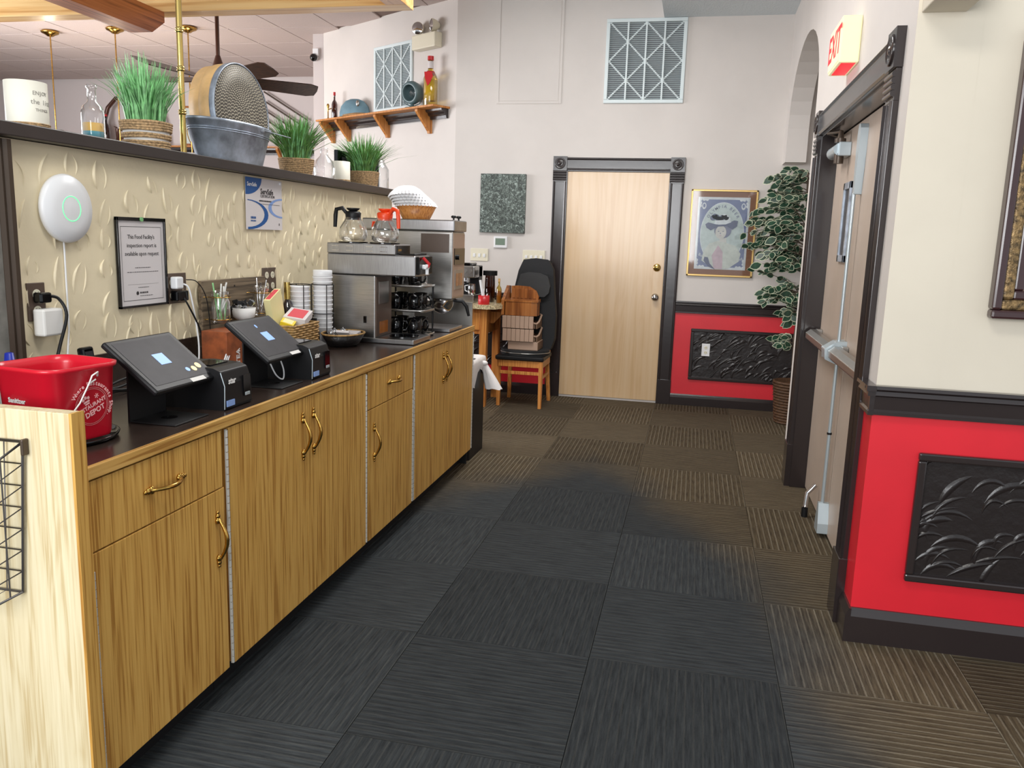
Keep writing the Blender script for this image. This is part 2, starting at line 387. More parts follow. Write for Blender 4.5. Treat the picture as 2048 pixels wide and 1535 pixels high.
# ================================================================ floor of carpet tiles
m = M().box(-11.9, 3.2, -3, 11, -.05, -.008); floor = struct('floor', m, 'carpet')
T = .632; tx0 = .365-8*T; ty0 = 2.635-6*T
def tilemesh(w_, h_):
    m = M(); m.box(-w_/2+.0012, w_/2-.0012, -h_/2+.0012, h_/2-.0012, -.008, 0); return m
full = None; cache = {}
for i in range(13):
    for j in range(14):
        x0, x1 = tx0+i*T, tx0+(i+1)*T; y0, y1 = ty0+j*T, ty0+(j+1)*T
        x0 = max(x0, -2.1); x1 = min(x1, 2.6 if (y0+y1)/2 < YN else (.74 if y0 < 5.2 else 1.25)); y1c = min(y1, YW)
        if (y0+y1)/2 < YN and x0 > .6: y1c = min(y1c, YN)
        if x1-x0 < .04 or y1c-y0 < .04: continue
        q = (i+j) % 2; W_, H_ = x1-x0, y1c-y0
        k = (round(W_, 3), round(H_, 3), q)
        if k not in cache:
            mm = tilemesh(H_, W_) if q else tilemesh(W_, H_)
            o = ob('carpet_tile', mm, 'carpet', parent=floor, local=True); cache[k] = o.data
        else:
            o = bpy.data.objects.new('carpet_tile', cache[k]); C.objects.link(o); o.parent = floor
        o.location = ((x0+x1)/2, (y0+y1c)/2, 0); o.rotation_euler = (0, 0, PI/2 if q else 0)

# ================================================================ walls
wb = struct('wall_back', M().box(-2.2, XR+.16, YW, YW+.12, 0, 3.52).box(XR+.16, 1.5, YW, YW+.12, 0, 3.52), 'paint')
ANG = Vector((-.85, .527, 0)).normalized(); AN = Vector((-ANG.y, ANG.x, 0)); AN = Vector((-.527, -.85, 0)).normalized()  # outward normal (towards camera)
A0 = Vector((-2.2, YW, 0))
XA = frame(A0, ANG, (0, 0, 1))  # local: x along wall, y up, z = ang x up
zc = ANG.cross(Vector((0, 0, 1)))
sgn = 1 if zc.dot(Vector((0, -1, 0))) > 0 else -1   # z axis towards the room?
def AP(s, out, z): return A0+ANG*s+AN*out+Vector((0, 0, z))
m = M(); p = [AP(0, 0, 0), AP(2.13, 0, 0), AP(2.13, -.12, 0), AP(0, -.12, 0)]
m.prism([(q.x, q.y) for q in p], 'z', 0, 3.52); struct('wall_angled', m, 'paint')
struct('wall_dining_side', M().box(-4.14, -4.02, 8.5, 10.8, 0, 3.52), 'lav')
wf = struct('wall_dining_far', M().box(-11.8, -4.0, 10.8, 10.9, 0, 3.52), 'lav')
struct('wall_dining_left', M().box(-11.9, -11.8, 6.8, 10.9, 0, 3.52), 'lav')
# right wall: around double doors, header with arch over plant alcove
m = M()
DY0, DY1, DZ = 3.30, 5.02, 2.06
m.box(XR, XR+.2, YN, DY0, 0, 3.5)
m.box(XR, XR+.2, DY0, DY1, DZ, 3.5)
m.box(XR, XR+.16, DY1, 5.44, 0, 3.5)
# header with arched cut, y 5.62..7.36, z 2.1..3.5
ya0, ya1, zs, zr = 5.46, 7.12, 2.36, .52
arcp = [(ya1+(ya0-ya1)*(.5-.5*math.cos(PI*i/16)), zs+zr*math.sin(PI*i/16)) for i in range(17)]
poly = [(5.62, 3.5), (5.62, 2.1), (ya0, 2.1)]+arcp[::-1]+[(ya1, 2.1), (YW, 2.1), (YW, 3.5)]
# split in vertical strips to stay simple
pts = [(ya0, zs)]+arcp[::-1][1:-1]+[(ya1, zs)]
m.box(XR, XR+.16, 5.44, ya0, 0, 3.5); m.box(XR, XR+.16, ya1, YW, 2.1, 3.5)
for a, b in zip(pts[:-1], pts[1:]):
    m.prism([(a[0], a[1]), (b[0], b[1]), (b[0], 3.5), (a[0], 3.5)], 'x', XR, XR+.16)
wr = struct('wall_right', m, 'paint')
struct('wall_alcove', M().box(1.3, 1.4, 5.3, YW, 0, 3.5).box(.81, 1.3, 5.3, 5.44, 0, 3.5), 'paint')
# lower red part + chair rails
wn = struct('wall_near_right', M().box(XR+.2, 3.2, YN, YN+.14, 0, 3.5).box(XR, XR+.2, YN-.001, YN, 0, 3.5), 'cream')
m = M().box(XR+.01, XR+.145, YN-.16, YN, 2.17+.02, 3.5)
struct('trim_9', m, 'cream', bevel=.004)
def wain(parent, x0, x1, y, z0, z1):
    return ob('wainscot', M().box(x0, x1, y-.004, y, z0, z1), 'red', parent=parent)
wain(wb, -.15, 1.2, YW, .09, .84); wain(wb, -2.19, -1.29, YW, .09, .84)
wain(wn, XR-.004, 3.1, YN, .09, .87)
ob('wainscot', M().box(XR-.004, XR, YN+.0005, YN+.14, .09, .87), 'red', parent=wr)
def railprof(y, z1): # (outward distance, z) profile of a stepped chair rail
    return [(0, z1), (.032, z1), (.034, z1-.012), (.022, z1-.02), (.026, z1-.034), (.016, z1-.04), (.014, z1-.085), (.02, z1-.092), (.02, z1-.104), (0, z1-.108)]
def rail_x(name, x0, x1, y, z1, **k):
    return struct(name, M().prism([(y-d, z) for d, z in railprof(0, z1)], 'x', x0, x1), 'trim', **k)
rail_x('trim_1', -.145, 1.29, YW-.004, .93); rail_x('trim_2', -2.19, -1.29, YW-.004, .93)
m = M().prism([(YN-.004-d, z) for d, z in railprof(0, .962)], 'x', XR-.004, 3.1)
m.prism([(XR-.004-d, z) for d, z in railprof(0, .962)], 'y', YN-.004, 3.185)
for d, z in railprof(0, .962)[:-1]: pass
m.box(XR-.036, XR-.004, YN-.036, YN-.004, .942, .962); m.box(XR-.03, XR-.004, YN-.03, YN-.004, .925, .945); m.box(XR-.02, XR-.004, YN-.02, YN-.004, .86, .93)
m.box(XR-.024, XR-.004, YN-.024, YN-.004, .856, .87)
struct('trim_3', m, 'trim')
def basep(z=.125): return [(0, 0), (.02, 0), (.02, z-.03), (.012, z-.012), (.008, z), (0, z)]
struct('baseboard_back', M().prism([(YW-d, z) for d, z in basep(.1)], 'x', -.15, 1.29).prism([(YW-d, z) for d, z in basep(.1)], 'x', -2.19, -1.29), 'trim')
m = M().prism([(YN-.004-d, z) for d, z in basep(.13)], 'x', XR-.004, 3.1).prism([(XR-.004-d, z) for d, z in basep(.13)], 'y', YN-.024, 3.185)
struct('baseboard_right', m, 'trim')
# relief panels (black comb-stroke plaster inside a moulded frame)
def crescent(m, c, ln, bow, ang, wd, ht, F_, mi=0, n=9, skew=.35):
    """ridge swept along an arc; F_(u,v,h) maps wall plane coords to world"""
    ca, sa = math.cos(ang), math.sin(ang); vs = []; k = 5
    for i in range(n):
        t = i/(n-1); s_ = (t-.5)*ln; b = bow*(1-(2*t-1)**2); e = max(.04, math.sin(PI*t)**.7)*(1-.5*skew*t)
        tx, ty = ln, -4*bow*(2*t-1); l = math.hypot(tx, ty); nx, ny = -ty/l, tx/l
        for j, (o_, h_) in enumerate(((-1, 0), (-.55, .55), (0, 1), (.35, .6), (.8, 0))):
            px = s_+nx*o_*wd*e; py = b+ny*o_*wd*e
            vs.append(F_(c[0]+px*ca-py*sa, c[1]+px*sa+py*ca, h_*ht*e))
    fs = [[i*k+j, (i+1)*k+j, (i+1)*k+j+1, i*k+j+1] for i in range(n-1) for j in range(k-1)]
    m.add(vs, fs, mi, True)
def relief_panel(parent, x0, x1, z0, z1, y, seed, n):
    fr = M(); w_ = .028
    for (a, b, c_, d) in ((x0-w_, x1+w_, z1, z1+w_), (x0-w_, x1+w_, z0-w_, z0), (x0-w_, x0, z0, z1), (x1, x1+w_, z0, z1)): fr.box(a, b, y-.022, y, c_, d)
    r = random.Random(seed); m = M().box(x0, x1, y-.006, y, z0, z1)
    def F_(u, v, h): return (min(max(u, x0), x1), y-.006-h, min(max(v, z0), z1))
    for i in range(n):
        crescent(m, (r.uniform(x0, x1), r.uniform(z0, z1)), r.uniform(.07, .19), r.uniform(.012, .04), r.choice((.7, .5, .35, .9))+r.uniform(-.3, .3), r.uniform(.008, .018), r.uniform(.004, .010), F_)
    ob('relief_panel', m, 'blackrelief', parent=parent); ob('panel_molding', fr, 'trim', parent=parent, bevel=.006)
relief_panel(wb, .03, 1.2, .265, .665, YW-.004, 3, 120)
relief_panel(wb, -2.10, -1.36, .285, .80, YW-.004, 8, 60)
relief_panel(wn, .84, 2.3, .285, .705, YN-.004, 5, 130)
# ceilings
struct('ceiling', M().box(-11.9, 3.2, -1.2, 10.9, 3.52, 3.6), 'ceilw')
struct('ceiling_dropped', M().box(-.396, XR, 2.2, YW, 3.283, 3.5), 'ceilw')
g = struct('ceiling_dining', M().box(-11.8, -2.3, 4.2, 10.8, 3.505, 3.519), 'grid')
tm = None
for i in range(16):
    for j in range(11):
        x0 = -4.97+.605*(i-11); y0 = 10.8-.05-.632*(j+1)
        if y0 < 5.2: continue
        xm, ym = x0+.3, y0+.3
        s_ = (Vector((xm+.3, ym+.3, 0))-A0).dot(AN)
        if s_ < -.45 and xm > -4.02: continue
        if xm > -4.02 and ym > 9.0: continue
        if tm is None:
            o = ob('ceiling_tile', M().box(-.2965, .2965, -.3085, .3085, -.012, 0), 'ctile', parent=g, local=True); tm = o.data
        else: o = bpy.data.objects.new('ceiling_tile', tm); C.objects.link(o); o.parent = g
        o.location = (x0+.3025, y0+.316, 3.505)
# painted-over access panel on the back wall
m = M()
for a, b, c_, d in ((-1.825, -1.805, 2.594, 3.5), (-1.264, -1.244, 2.594, 3.5), (-1.805, -1.264, 2.594, 2.614)): m.box(a, b, YW-.006, YW, c_, d)
m.box(-1.80, -1.27, YW-.003, YW, 2.62, 3.5); struct('trim_10', m, 'paint', bevel=.002)

# ================================================================ back door
d1 = struct('door_1', M().box(-1.155, -.268, YW-.012, YW-.002, .02, 2.02), 'doorwood', bevel=.002)
m = M().lathe([(.033, 0), (.033, .006), (.014, .012), (.013, .03), (.026, .04), (.029, .055), (.02, .066), (0, .068)], (0, 0, 0), 20, 0, 'y')
m.X = Matrix.Scale(-1, 4, (0, 1, 0)); m2 = M(); m2.X = Matrix.Translation((-.33, YW-.012, .95)) @ Matrix.Scale(-1, 4, (0, 1, 0))
m2.lathe([(.033, 0), (.033, .006), (.014, .012), (.013, .03), (.026, .04), (.029, .055), (.02, .066), (0, .068)], (0, 0, 0), 20, 0, 'y'); ob('knob', m2, 'chrome', parent=d1)
m2 = M(); m2.X = Matrix.Translation((-.329, YW-.012, 1.21)) @ Matrix.Scale(-1, 4, (0, 1, 0)); m2.lathe([(.034, 0), (.034, .004), (.026, .012), (0, .014)], (0, 0, 0), 20, 0, 'y'); ob('deadbolt', m2, 'brassy', parent=d1)
def casing_vert(m, x0, x1, y, z0, z1):   # moulded flat casing facing -y
    w_ = x1-x0; m.prism([(x0, y), (x0, y-.02), (x0+.012, y-.024), (x0+.02, y-.016), (x1-.02, y-.016), (x1-.012, y-.024), (x1, y-.02), (x1, y)][::-1], 'z', z0, z1)
def rosette(c, ax, s_, prot):
    m = M(); sc = -1
    if ax == 'y': m.box(c[0]-s_/2, c[0]+s_/2, c[1]-prot, c[1], c[2]-s_/2, c[2]+s_/2); base = Matrix.Translation((c[0], c[1]-prot, c[2])) @ Matrix.Scale(-1, 4, (0, 1, 0)); a = 'y'
    else: m.box(c[0]-prot, c[0], c[1]-s_/2, c[1]+s_/2, c[2]-s_/2, c[2]+s_/2); base = Matrix.Translation((c[0]-prot, c[1], c[2])) @ Matrix.Scale(-1, 4, (1, 0, 0)); a = 'x'
    m.X = base; r = s_*.4
    m.lathe([(r, 0), (r, .004), (r*.85, .008), (r*.72, .001), (r*.58, .001), (r*.5, .007), (r*.36, .001), (r*.25, .009), (0, .011)], (0, 0, 0), 24, 0, a); return m
def reeds(m, c, ax, s_, n=4):   # the little fluted block under the rosette
    for i in range(n):
        z = c[2]-i*.022
        if ax == 'y': m.cyl((c[0]-s_/2, c[1]-.018, z), .011, s_, 'x', 10)
        else: m.cyl((c[0]-.022, c[1]-s_/2, z), .011, s_, 'y', 10)
m = M(); yc = YW; casing_vert(m, -1.285, -1.165, yc, 0.22, 1.935); casing_vert(m, -.262, -.145, yc, .22, 1.935)
m.box(-1.17, -1.155, yc-.02, yc, 0, 2.035); m.box(-.268, -.255, yc-.02, yc, 0, 2.035); m.box(-1.17, -.255, yc-.02, yc, 2.022, 2.04)
m.prism([(yc, 2.03), (yc-.02, 2.03), (yc-.024, 2.042), (yc-.016, 2.05), (yc-.016, 2.12), (yc-.024, 2.128), (yc-.02, 2.14), (yc, 2.14)], 'x', -1.17, -.255)
m.box(-1.287, -1.163, yc-.026, yc, 0, .22); m.box(-.264, -.143, yc-.026, yc, 0, .22)
for cx in (-1.225, -.2035):
    m.box(cx-.06, cx+.06, yc-.02, yc, 1.93, 2.03); reeds(m, (cx, yc, 2.018), 'y', .122, 4)
t4 = struct('trim_4', m, 'trim', bevel=.002)
for cx in (-1.225, -.2035): ob('rosette', rosette((cx, yc, 2.088), 'y', .122, .028), 'trim', parent=t4)

# ================================================================ double door on the right
jd = .10   # recess
m = M(); X0 = XR
def casing_yz(m, y0, y1, z0, z1):
    m.prism([(X0, y0), (X0-.022, y0), (X0-.03, y0+.014), (X0-.018, y0+.024), (X0-.018, y1-.024), (X0-.03, y1-.014), (X0-.022, y1), (X0, y1)], 'z', z0, z1)
casing_yz(m, 3.175, 3.305, .26, 1.94); casing_yz(m, 5.03, 5.16, .26, 1.94)
m.box(X0-.036, X0, 3.17, 3.31, 0, .26); m.box(X0-.036, X0, 5.025, 5.165, 0, .26)
m.prism([(X0, 2.05), (X0-.022, 2.05), (X0-.03, 2.062), (X0-.018, 2.072), (X0-.018, 2.15), (X0-.03, 2.16), (X0-.022, 2.17), (X0, 2.17)], 'y', 3.3, 5.035)
for cy in (3.24, 5.095): m.box(X0-.02, X0, cy-.064, cy+.064, 1.94, 2.05); reeds(m, (X0, cy, 2.03), 'x', .13, 4)
# jamb lining
m.box(X0-.004, X0+.2, 3.30, 3.318, 0, 2.06); m.box(X0-.004, X0+.2, 5.012, 5.03, 0, 2.06); m.box(X0-.004, X0+.2, 3.3, 5.03, 2.04, 2.06)
m.box(X0+.06, X0+.085, 3.318, 3.35, 0, 2.04); 
t5 = struct('trim_5', m, 'trim', bevel=.002)
for cy in (3.24, 5.095): ob('rosette', rosette((X0, cy, 2.118), 'x', .134, .032), 'trim', parent=t5)
MT['doorpaint'] = mat('taupe_door_paint', (184, 168, 154), .5, var=.03, vs=4)
XD = X0+.085
def leaf(name, y0, y1):
    return struct(name, M().box(XD, XD+.045, y0, y1, .012, 2.035), 'doorpaint', bevel=.002)
dA = leaf('door_2', 4.17, 5.008); dB = leaf('door_3', 3.322, 4.164)
# vision panel of far leaf
m = M(); vy0, vy1, vz0, vz1 = 4.42, 4.62, 1.36, 1.76
for a, b, c_, d in ((vy0, vy1, vz1-.035, vz1), (vy0, vy1, vz0, vz0+.035), (vy0, vy0+.03, vz0, vz1), (vy1-.03, vy1, vz0, vz1)): m.box(XD-.012, XD, a, b, c_, d)
ob('vision_frame', m, 'galv', parent=dA, bevel=.002); ob('pane', M().box(XD-.004, XD-.001, vy0+.03, vy1-.03, vz0+.035, vz1-.035), 'screen', parent=dA)
def bar(parent, y0, y1, ylat):
    m = M().prism([(XD-.085, .945), (XD-.06, .965), (XD-.03, .965), (XD-.03, .915), (XD-.075, .905), (XD-.085, .915)], 'y', y0, y1)
    m.box(XD-.03, XD, y0, y0+.05, .91, .97); m.box(XD-.03, XD, y1-.05, y1, .91, .97); ob('push_bar', m, 'alu', parent=parent, bevel=.003)
    if ylat is None: return
    m = M().prism([(XD-.1, .95), (XD-.05, .985), (XD, .99), (XD, .875), (XD-.05, .88), (XD-.095, .9)], 'y', ylat-.05, ylat+.05); ob('latch_case', m, 'alub', parent=parent, bevel=.006)
    m = M().cyl((XD-.03, ylat, .985), .0085, .70, 'z', 10).cyl((XD-.03, ylat, .16), .0085, .72, 'z', 10).cyl((XD-.03, ylat, .52), .012, .01, 'z', 10, 1); ob('vertical_rod', m, ['alub', 'black'], parent=parent)
    m = M().prism([(ylat-.03, 1.98), (ylat-.02, 2.0), (ylat+.02, 2.0), (ylat+.034, 1.96), (ylat+.034, 1.88), (ylat+.014, 1.68), (ylat-.014, 1.68), (ylat-.03, 1.88)], 'x', XD-.035, XD); ob('top_latch', m, 'alub', parent=parent, bevel=.003)
    m = M().prism([(ylat-.05, .02), (ylat+.05, .02), (ylat+.045, .07), (ylat+.014, .17), (ylat-.014, .17), (ylat-.045, .07)], 'x', XD-.05, XD); ob('bottom_latch', m, 'alub', parent=parent, bevel=.003)
bar(dA, 4.25, 4.96, 4.19); bar(dB, 3.36, 4.125, None)
def closer(parent, y):
    m = M().cyl((XD-.05, y-.02, 1.93), .032, .24, 'y', 16); m.box(XD-.06, XD, y-.05, y+.09, 1.895, 1.965); ob('closer_body', m, 'alub', parent=parent, bevel=.004)
    m = M().cyl((XD-.05, y, 1.86), .024, .05, 'z', 14).cyl((XD-.05, y, 1.965), .028, .02, 'z', 14).cyl((XD-.05, y, 1.98), .018, .045, 'z', 12, 0, .01)
    m.tube([(XD-.05, y, 2.02), (XD-.09, y+.16, 2.03), (XD-.02, y+.3, 2.03)], .009, 6); ob('closer_arm', m, 'bronze', parent=parent)
closer(dA, 4.62)
m = M().tube([(XD-.02, 4.5, .17), (XD-.06, 4.5, .12), (XD-.07, 4.46, .05)], .013, 8).cyl((XD-.07, 4.46, .0), .017, .05, 'z', 10, 1); ob('kick_stop', m, ['chrome', 'black'], parent=dA)
# dark vestibule behind arch alcove is the alcove itself

# ================================================================ half wall with ledge
hw = struct('wall_half', M().box(XH-.15, XH, .2, 5.12, 0, 1.665), 'plaster')
r = random.Random(11); m = M()
def FW(u, v, h): return (XH+h, u, v)
yy = 1.98; col = 0
while yy < 5.08:
    dens = .095 if yy > 2.7 else .125
    z = .96+(.05 if col % 2 else 0)
    while z < 1.64:
        cy, cz = yy+r.uniform(-.022, .022), z+r.uniform(-.03, .03)
        ln = r.uniform(.06, .115); a = PI/2+r.uniform(-.42, .32)
        wd = r.uniform(.0035, .0075)
        if cz+ln/2 < 1.664 and cz-ln/2 > .9 and cy < 5.07:
            crescent(m, (cy, cz), ln, r.uniform(.008, .022), a, wd, r.uniform(.006, .0095), FW)
            if r.random() < .65: crescent(m, (cy+r.uniform(.018, .03), cz-.005), ln*r.uniform(.6, .95), -r.uniform(.004, .016), a+r.uniform(-.1, .35), wd*.55, .0045, FW)
        z += r.uniform(.085, .125)
    yy += dens*r.uniform(.75, 1.0); col += 1
ob('plaster_ridges', m, 'plaster', parent=hw, kind='stuff')
struct('trim_6', M().box(XH-.21, -1.9, .2, 5.14, 1.667, 1.707), 'ledge', bevel=.003)
LZ = 1.707

# ================================================================ counter and cabinets
ob('countertop', M().box(XH+.012, -1.318, 1.512, 4.86, CT-.03, CT), 'counter', bevel=.0015,
   label='long dark brown laminate countertop running above the oak cabinets', cat='countertop')
ct = bpy.data.objects['countertop']
ob('backsplash', M().box(XH+.0005, XH+.011, 1.512, 4.86, CT, CT+.11), 'counter', parent=hw)
ob('oak_edge', M().box(-1.318, -1.305, 1.512, 4.86, CT-.03, CT+.001), 'oaky', parent=ct, bevel=.002)
ob('end_splash', M().box(-1.93, -1.32, 4.845, 4.86, CT, 1.03), 'alu', parent=ct)
ep = thing('end_panel', 'raised pale oak laminate end panel at the near end of the counter', 'panel', (-1.6, 1.49, 0))
ob('board', M().box(-2.09, -1.297, 1.476, 1.51, 0, 1.025), 'panelwood', parent=ep, bevel=.002)
ob('edge_strip', M().box(-1.297, -1.290, 1.472, 1.511, 0, 1.026), 'oak', parent=ep)
def pull(m, c, vert):
    """bail pull, outward +x; c on the door face"""
    L_ = .062
    def P(a, o): return (c[0]+o, c[1], c[2]+a) if vert else (c[0]+o, c[1]+a, c[2])
    for s_ in (-1, 1):
        for dd, rr in ((0, .0115), (.013, .009), (.024, .006)):
            m.ball(P(s_*(L_-.004+dd), .004), rr, 10, 0, (.7, 1, 1))
    pts = [P(-L_, .006)]+[P(-L_+2*L_*i/10, .008+.024*math.sin(PI*i/10)) for i in range(11)]+[P(L_, .006)]
    m.tube(pts, [.004]+[.0042+.0022*math.sin(PI*i/10) for i in range(11)]+[.004], 8)
XF = -1.312
def cabinet(label, y0, y1, fronts, hinges):
    c = thing('base_cabinet', label, 'cabinet', (-1.6, (y0+y1)/2, 0), group='oak base cabinets under the counter')
    m = M().box(XH+.03, XF-.022, y0+.001, y1-.001, .1, CT-.031); ob('carcass', m, 'oak', parent=c)
    ob('toe_kick', M().box(XH+.03, XF-.075, y0+.001, y1-.001, 0, .1), 'blackm', parent=c)
    for kind, a, b, z0, z1, hc, vert in fronts:
        f = ob(kind, M().box(XF-.021, XF, a, b, z0, z1), 'oak', parent=c, bevel=.0015)
        h = M(); pull(h, (XF, hc[0], hc[1]), vert); ob('handle', h, 'brass', parent=f)
    for hy, z0, z1 in hinges:
        h = M(); n = int((z1-z0)/.022)
        for i in range(n): h.cyl((XF+.001, hy, z0+i*(z1-z0)/n), .0045, (z1-z0)/n*.86, 'z', 8)
        h.box(XF-.003, XF-.0005, hy-.005, hy+.005, z0, z1); ob('piano_hinge', h, 'hinge', parent=c)
ZT = .852
cabinet('oak base cabinet nearest the camera with one drawer over one door', 1.512, 2.105,
        [('drawer', 1.532, 2.072, .683, ZT, (1.807, .77), False), ('door', 1.536, 2.080, .103, .679, (2.037, .533), True)], [(1.5325, .11, .64), (2.098, .11, .85)])
cabinet('wide oak base cabinet with two tall doors beneath the card printers', 2.105, 3.168,
        [('door', 2.112, 2.608, .103, ZT, (2.578, .716), True), ('door', 2.612, 3.15, .103, ZT, (2.66, .718), True)], [(3.154, .11, .85)])
cabinet('narrow oak base cabinet with a drawer over a door below the black woven basket', 3.168, 3.757,
        [('drawer', 3.182, 3.738, .69, ZT, (3.48, .772), False), ('door', 3.182, 3.738, .103, .686, (3.238, .537), True)], [(3.742, .11, .68)])
cabinet('oak base cabinet at the far end with two doors below the coffee brewers', 3.757, 4.862,
        [('door', 3.768, 4.262, .103, ZT, (4.235, .716), True), ('door', 4.266, 4.85, .103, ZT, (4.30, .718), True)], [(3.7605, .11, .85), (4.855, .11, .85)])
ob('side_panel', M().box(-1.93, XF-.03, 4.862, 4.87, 0, CT), 'blackm', parent=ct)

# ================================================================ wire basket on end panel
wb_ = thing('wire_basket', 'dark wire basket hanging on the pale end panel at left edge', 'basket', (-1.55, 1.43, .6))
m = M()
def hang(t): return t
xr, xl = -1.415, -1.86; yb, yf = 1.468, 1.345
TR_ = (xr, yb, .955); BRk = (xr-.03, yb, .60); BRf = (xr-.055, yf+.04, .585); FRt = (xr-.07, yf, .86)
TL_ = (xl, yb, .955); BLk = (xl+.03, yb, .60); BLf = (xl+.055, yf+.04, .585); FLt = (xl+.07, yf, .86)
fr = M(); fr.tube([TL_, TR_, FRt, FLt], .0038, 8, 0, True); fr.tube([TR_, BRk, BLk, TL_], .0035, 8); fr.tube([BRk, BRf, BLf, BLk], .003, 8); fr.tube([FRt, BRf], .003, 8); fr.tube([FLt, BLf], .003, 8)
ob('frame', fr, 'wire', parent=wb_)
def lp(a, b, t): return tuple(a[i]+(b[i]-a[i])*t for i in range(3))
for i in range(1, 9):
    t = i/9; m.tube([lp(TL_, TR_, t), lp(BLk, BRk, t), lp(BLf, BRf, t), lp(FLt, FRt, t)], .0014, 6)
for i in range(1, 7):
    t = i/7; m.tube([lp(TR_, BRk, t), lp(FRt, BRf, t), lp(FLt, BLf, t), lp(TL_, BLk, t)], .0018, 6, 0, True)
for t in (.33, .66): m.tube([lp(TR_, FRt, t), lp(BRk, BRf, t)], .0018, 6)
ob('wires', m, 'wire', parent=wb_)
ob('hook', M().box(xr+.0, xr+.008, 1.458, 1.476, .925, .962), 'bronze', parent=wb_, bevel=.003)

# ================================================================ countertop things
def roundsq(h, r, n=6, z=0):
    out = []
    for k, (sx, sy) in enumerate(((1, 1), (-1, 1), (-1, -1), (1, -1))):
        for i in range(n+1):
            a = PI/2*k+PI/2*i/n; out.append((sx*(h-r)+r*math.cos(a), sy*(h-r)+r*math.sin(a), z))
    return out
def loft(m, rings, mi=0, close_bottom=True):
    n = len(rings[0]); vs = [p for r_ in rings for p in r_]
    m.add(vs, [[j*n+i, j*n+(i+1) % n, (j+1)*n+(i+1) % n, (j+1)*n+i] for j in range(len(rings)-1) for i in range(n)], mi, True)
    if close_bottom: m.add(rings[0], [list(range(n-1, -1, -1))], mi)
BC = (-1.555, 1.735, CT)
t = thing('round_tray', 'round black tray under the red bucket', 'tray', (BC[0], BC[1], CT))
m = M().lathe([(.118, 0), (.133, .004), (.138, .014), (.134, .014), (.128, .007), (0, .006)], BC, 36); ob('plate', m, 'blackg', parent=t)
bk = thing('bucket', 'red plastic bucket with white lettering standing on the end of the counter', 'bucket', (BC[0], BC[1], CT+.007))
m = M(); zb = CT+.0075; H_ = .19
def ring(h, r_, z): return [(BC[0]+p[0], BC[1]+p[1], zb+z) for p in roundsq(h, r_)]
loft(m, [ring(.092, .038, 0), ring(.095, .04, .008), ring(.104, .044, H_-.014), ring(.111, .05, H_-.010), ring(.112, .05, H_), ring(.105, .046, H_), ring(.102, .044, H_-.02), ring(.093, .04, .006)])
m.add(ring(.093, .04, .006), [list(range(28))], 0); ob('body', m, 'redp', parent=bk)
# bail handle and ears
m = M(); ex, ey, ez = BC[0], BC[1]+.0, zb+.165
def side(y): return y
hx = BC[0]+.103
m.tube([(hx+.001, BC[1]+.03, zb+.16), (hx+.012, BC[1]+.022, zb+.172), (hx+.012, BC[1]+.005, zb+.165), (hx+.006, BC[1]+.0, zb+.145), (hx+.006, BC[1]-.03, zb+.10), (hx+.002, BC[1]-.085, zb+.045), (BC[0]+.03, BC[1]-.112, zb+.025), (BC[0]-.06, BC[1]-.112, zb+.03), (BC[0]-.106, BC[1]-.07, zb+.06), (BC[0]-.106, BC[1], zb+.15)], .0022, 6)
m.tube([(hx+.006, BC[1]+.0, zb+.145), (hx+.006, BC[1]+.02, zb+.153)], .0022, 6); ob('handle', m, 'whitem', parent=bk)
m = M()
fx = frame((BC[0]+.1003, BC[1]+.012, zb+.085), (0, 1, 0), (.049, 0, 1))
def arctext(m, st, R_, a0, a1, size, base, mi=0, bold=.0):
    n = len(st)
    for i, ch in enumerate(st):
        if ch == ' ': continue
        a = a0+(a1-a0)*i/(n-1)
        mm = base @ Matrix.Translation((R_*math.cos(a), R_*math.sin(a), 0)) @ Matrix.Rotation(a-PI/2, 4, 'Z'); m.text(ch, size, mm, mi, bold=bold)
arctext(m, 'Where Restaurants Shop.', .058, 2.6, -.55, .015, fx, bold=.02)
for R_ in (.045, .049):
    for i in range(36):
        a, b = 2*PI*i/36, 2*PI*(i+1)/36
        m.add([tuple(fx @ Vector((R_*math.cos(q)*s_, R_*math.sin(q)*s_, .0006))) for q, s_ in ((a, 1), (b, 1), (b, .975), (a, .975))], [(3, 2, 1, 0), (0, 1, 2, 3)])
RT = fx @ Matrix.Rotation(.35, 4, 'Z')
m.text('RESTAURANT', .0145, RT @ Matrix.Translation((0, .001, 0)), 0, bold=.025); m.text('DEPOT', .019, RT @ Matrix.Translation((.004, -.017, 0)), 0, bold=.03)
m.text('*', .03, RT @ Matrix.Translation((.022, .012, 0)), 0)
def chef(px, py, s_):
    for a, b, w_, h_ in ((-.008, .010, .007, .007), (0, .013, .007, .008), (.008, .010, .007, .007), (0, .002, .018, .005), (0, -.004, .014, .004)):
        q = RT @ Matrix.Translation((px+a*s_, py+b*s_, .0004)); m.add([tuple(q @ Vector((sx*w_/2, sy*h_/2, 0))) for sx, sy in ((-1, -1), (1, -1), (1, 1), (-1, 1))], [(0, 1, 2, 3)])
chef(-.01, .016, 1.0)
ob('logo', m, 'redink', parent=bk)
m = M(); fy = frame((BC[0]-.015, BC[1]-.1018, zb+.10), (1, 0, 0), (0, -.049, 1))
m.text('Sanitizer', .017, fy @ Matrix.Translation((0, .006, 0)), 0, bold=.03); m.text('Desinfectante', .015, fy @ Matrix.Translation((.006, -.013, 0)), 0, bold=.03); ob('lettering', m, 'inkw', parent=bk); bk.rotation_euler = (0, 0, -.16)

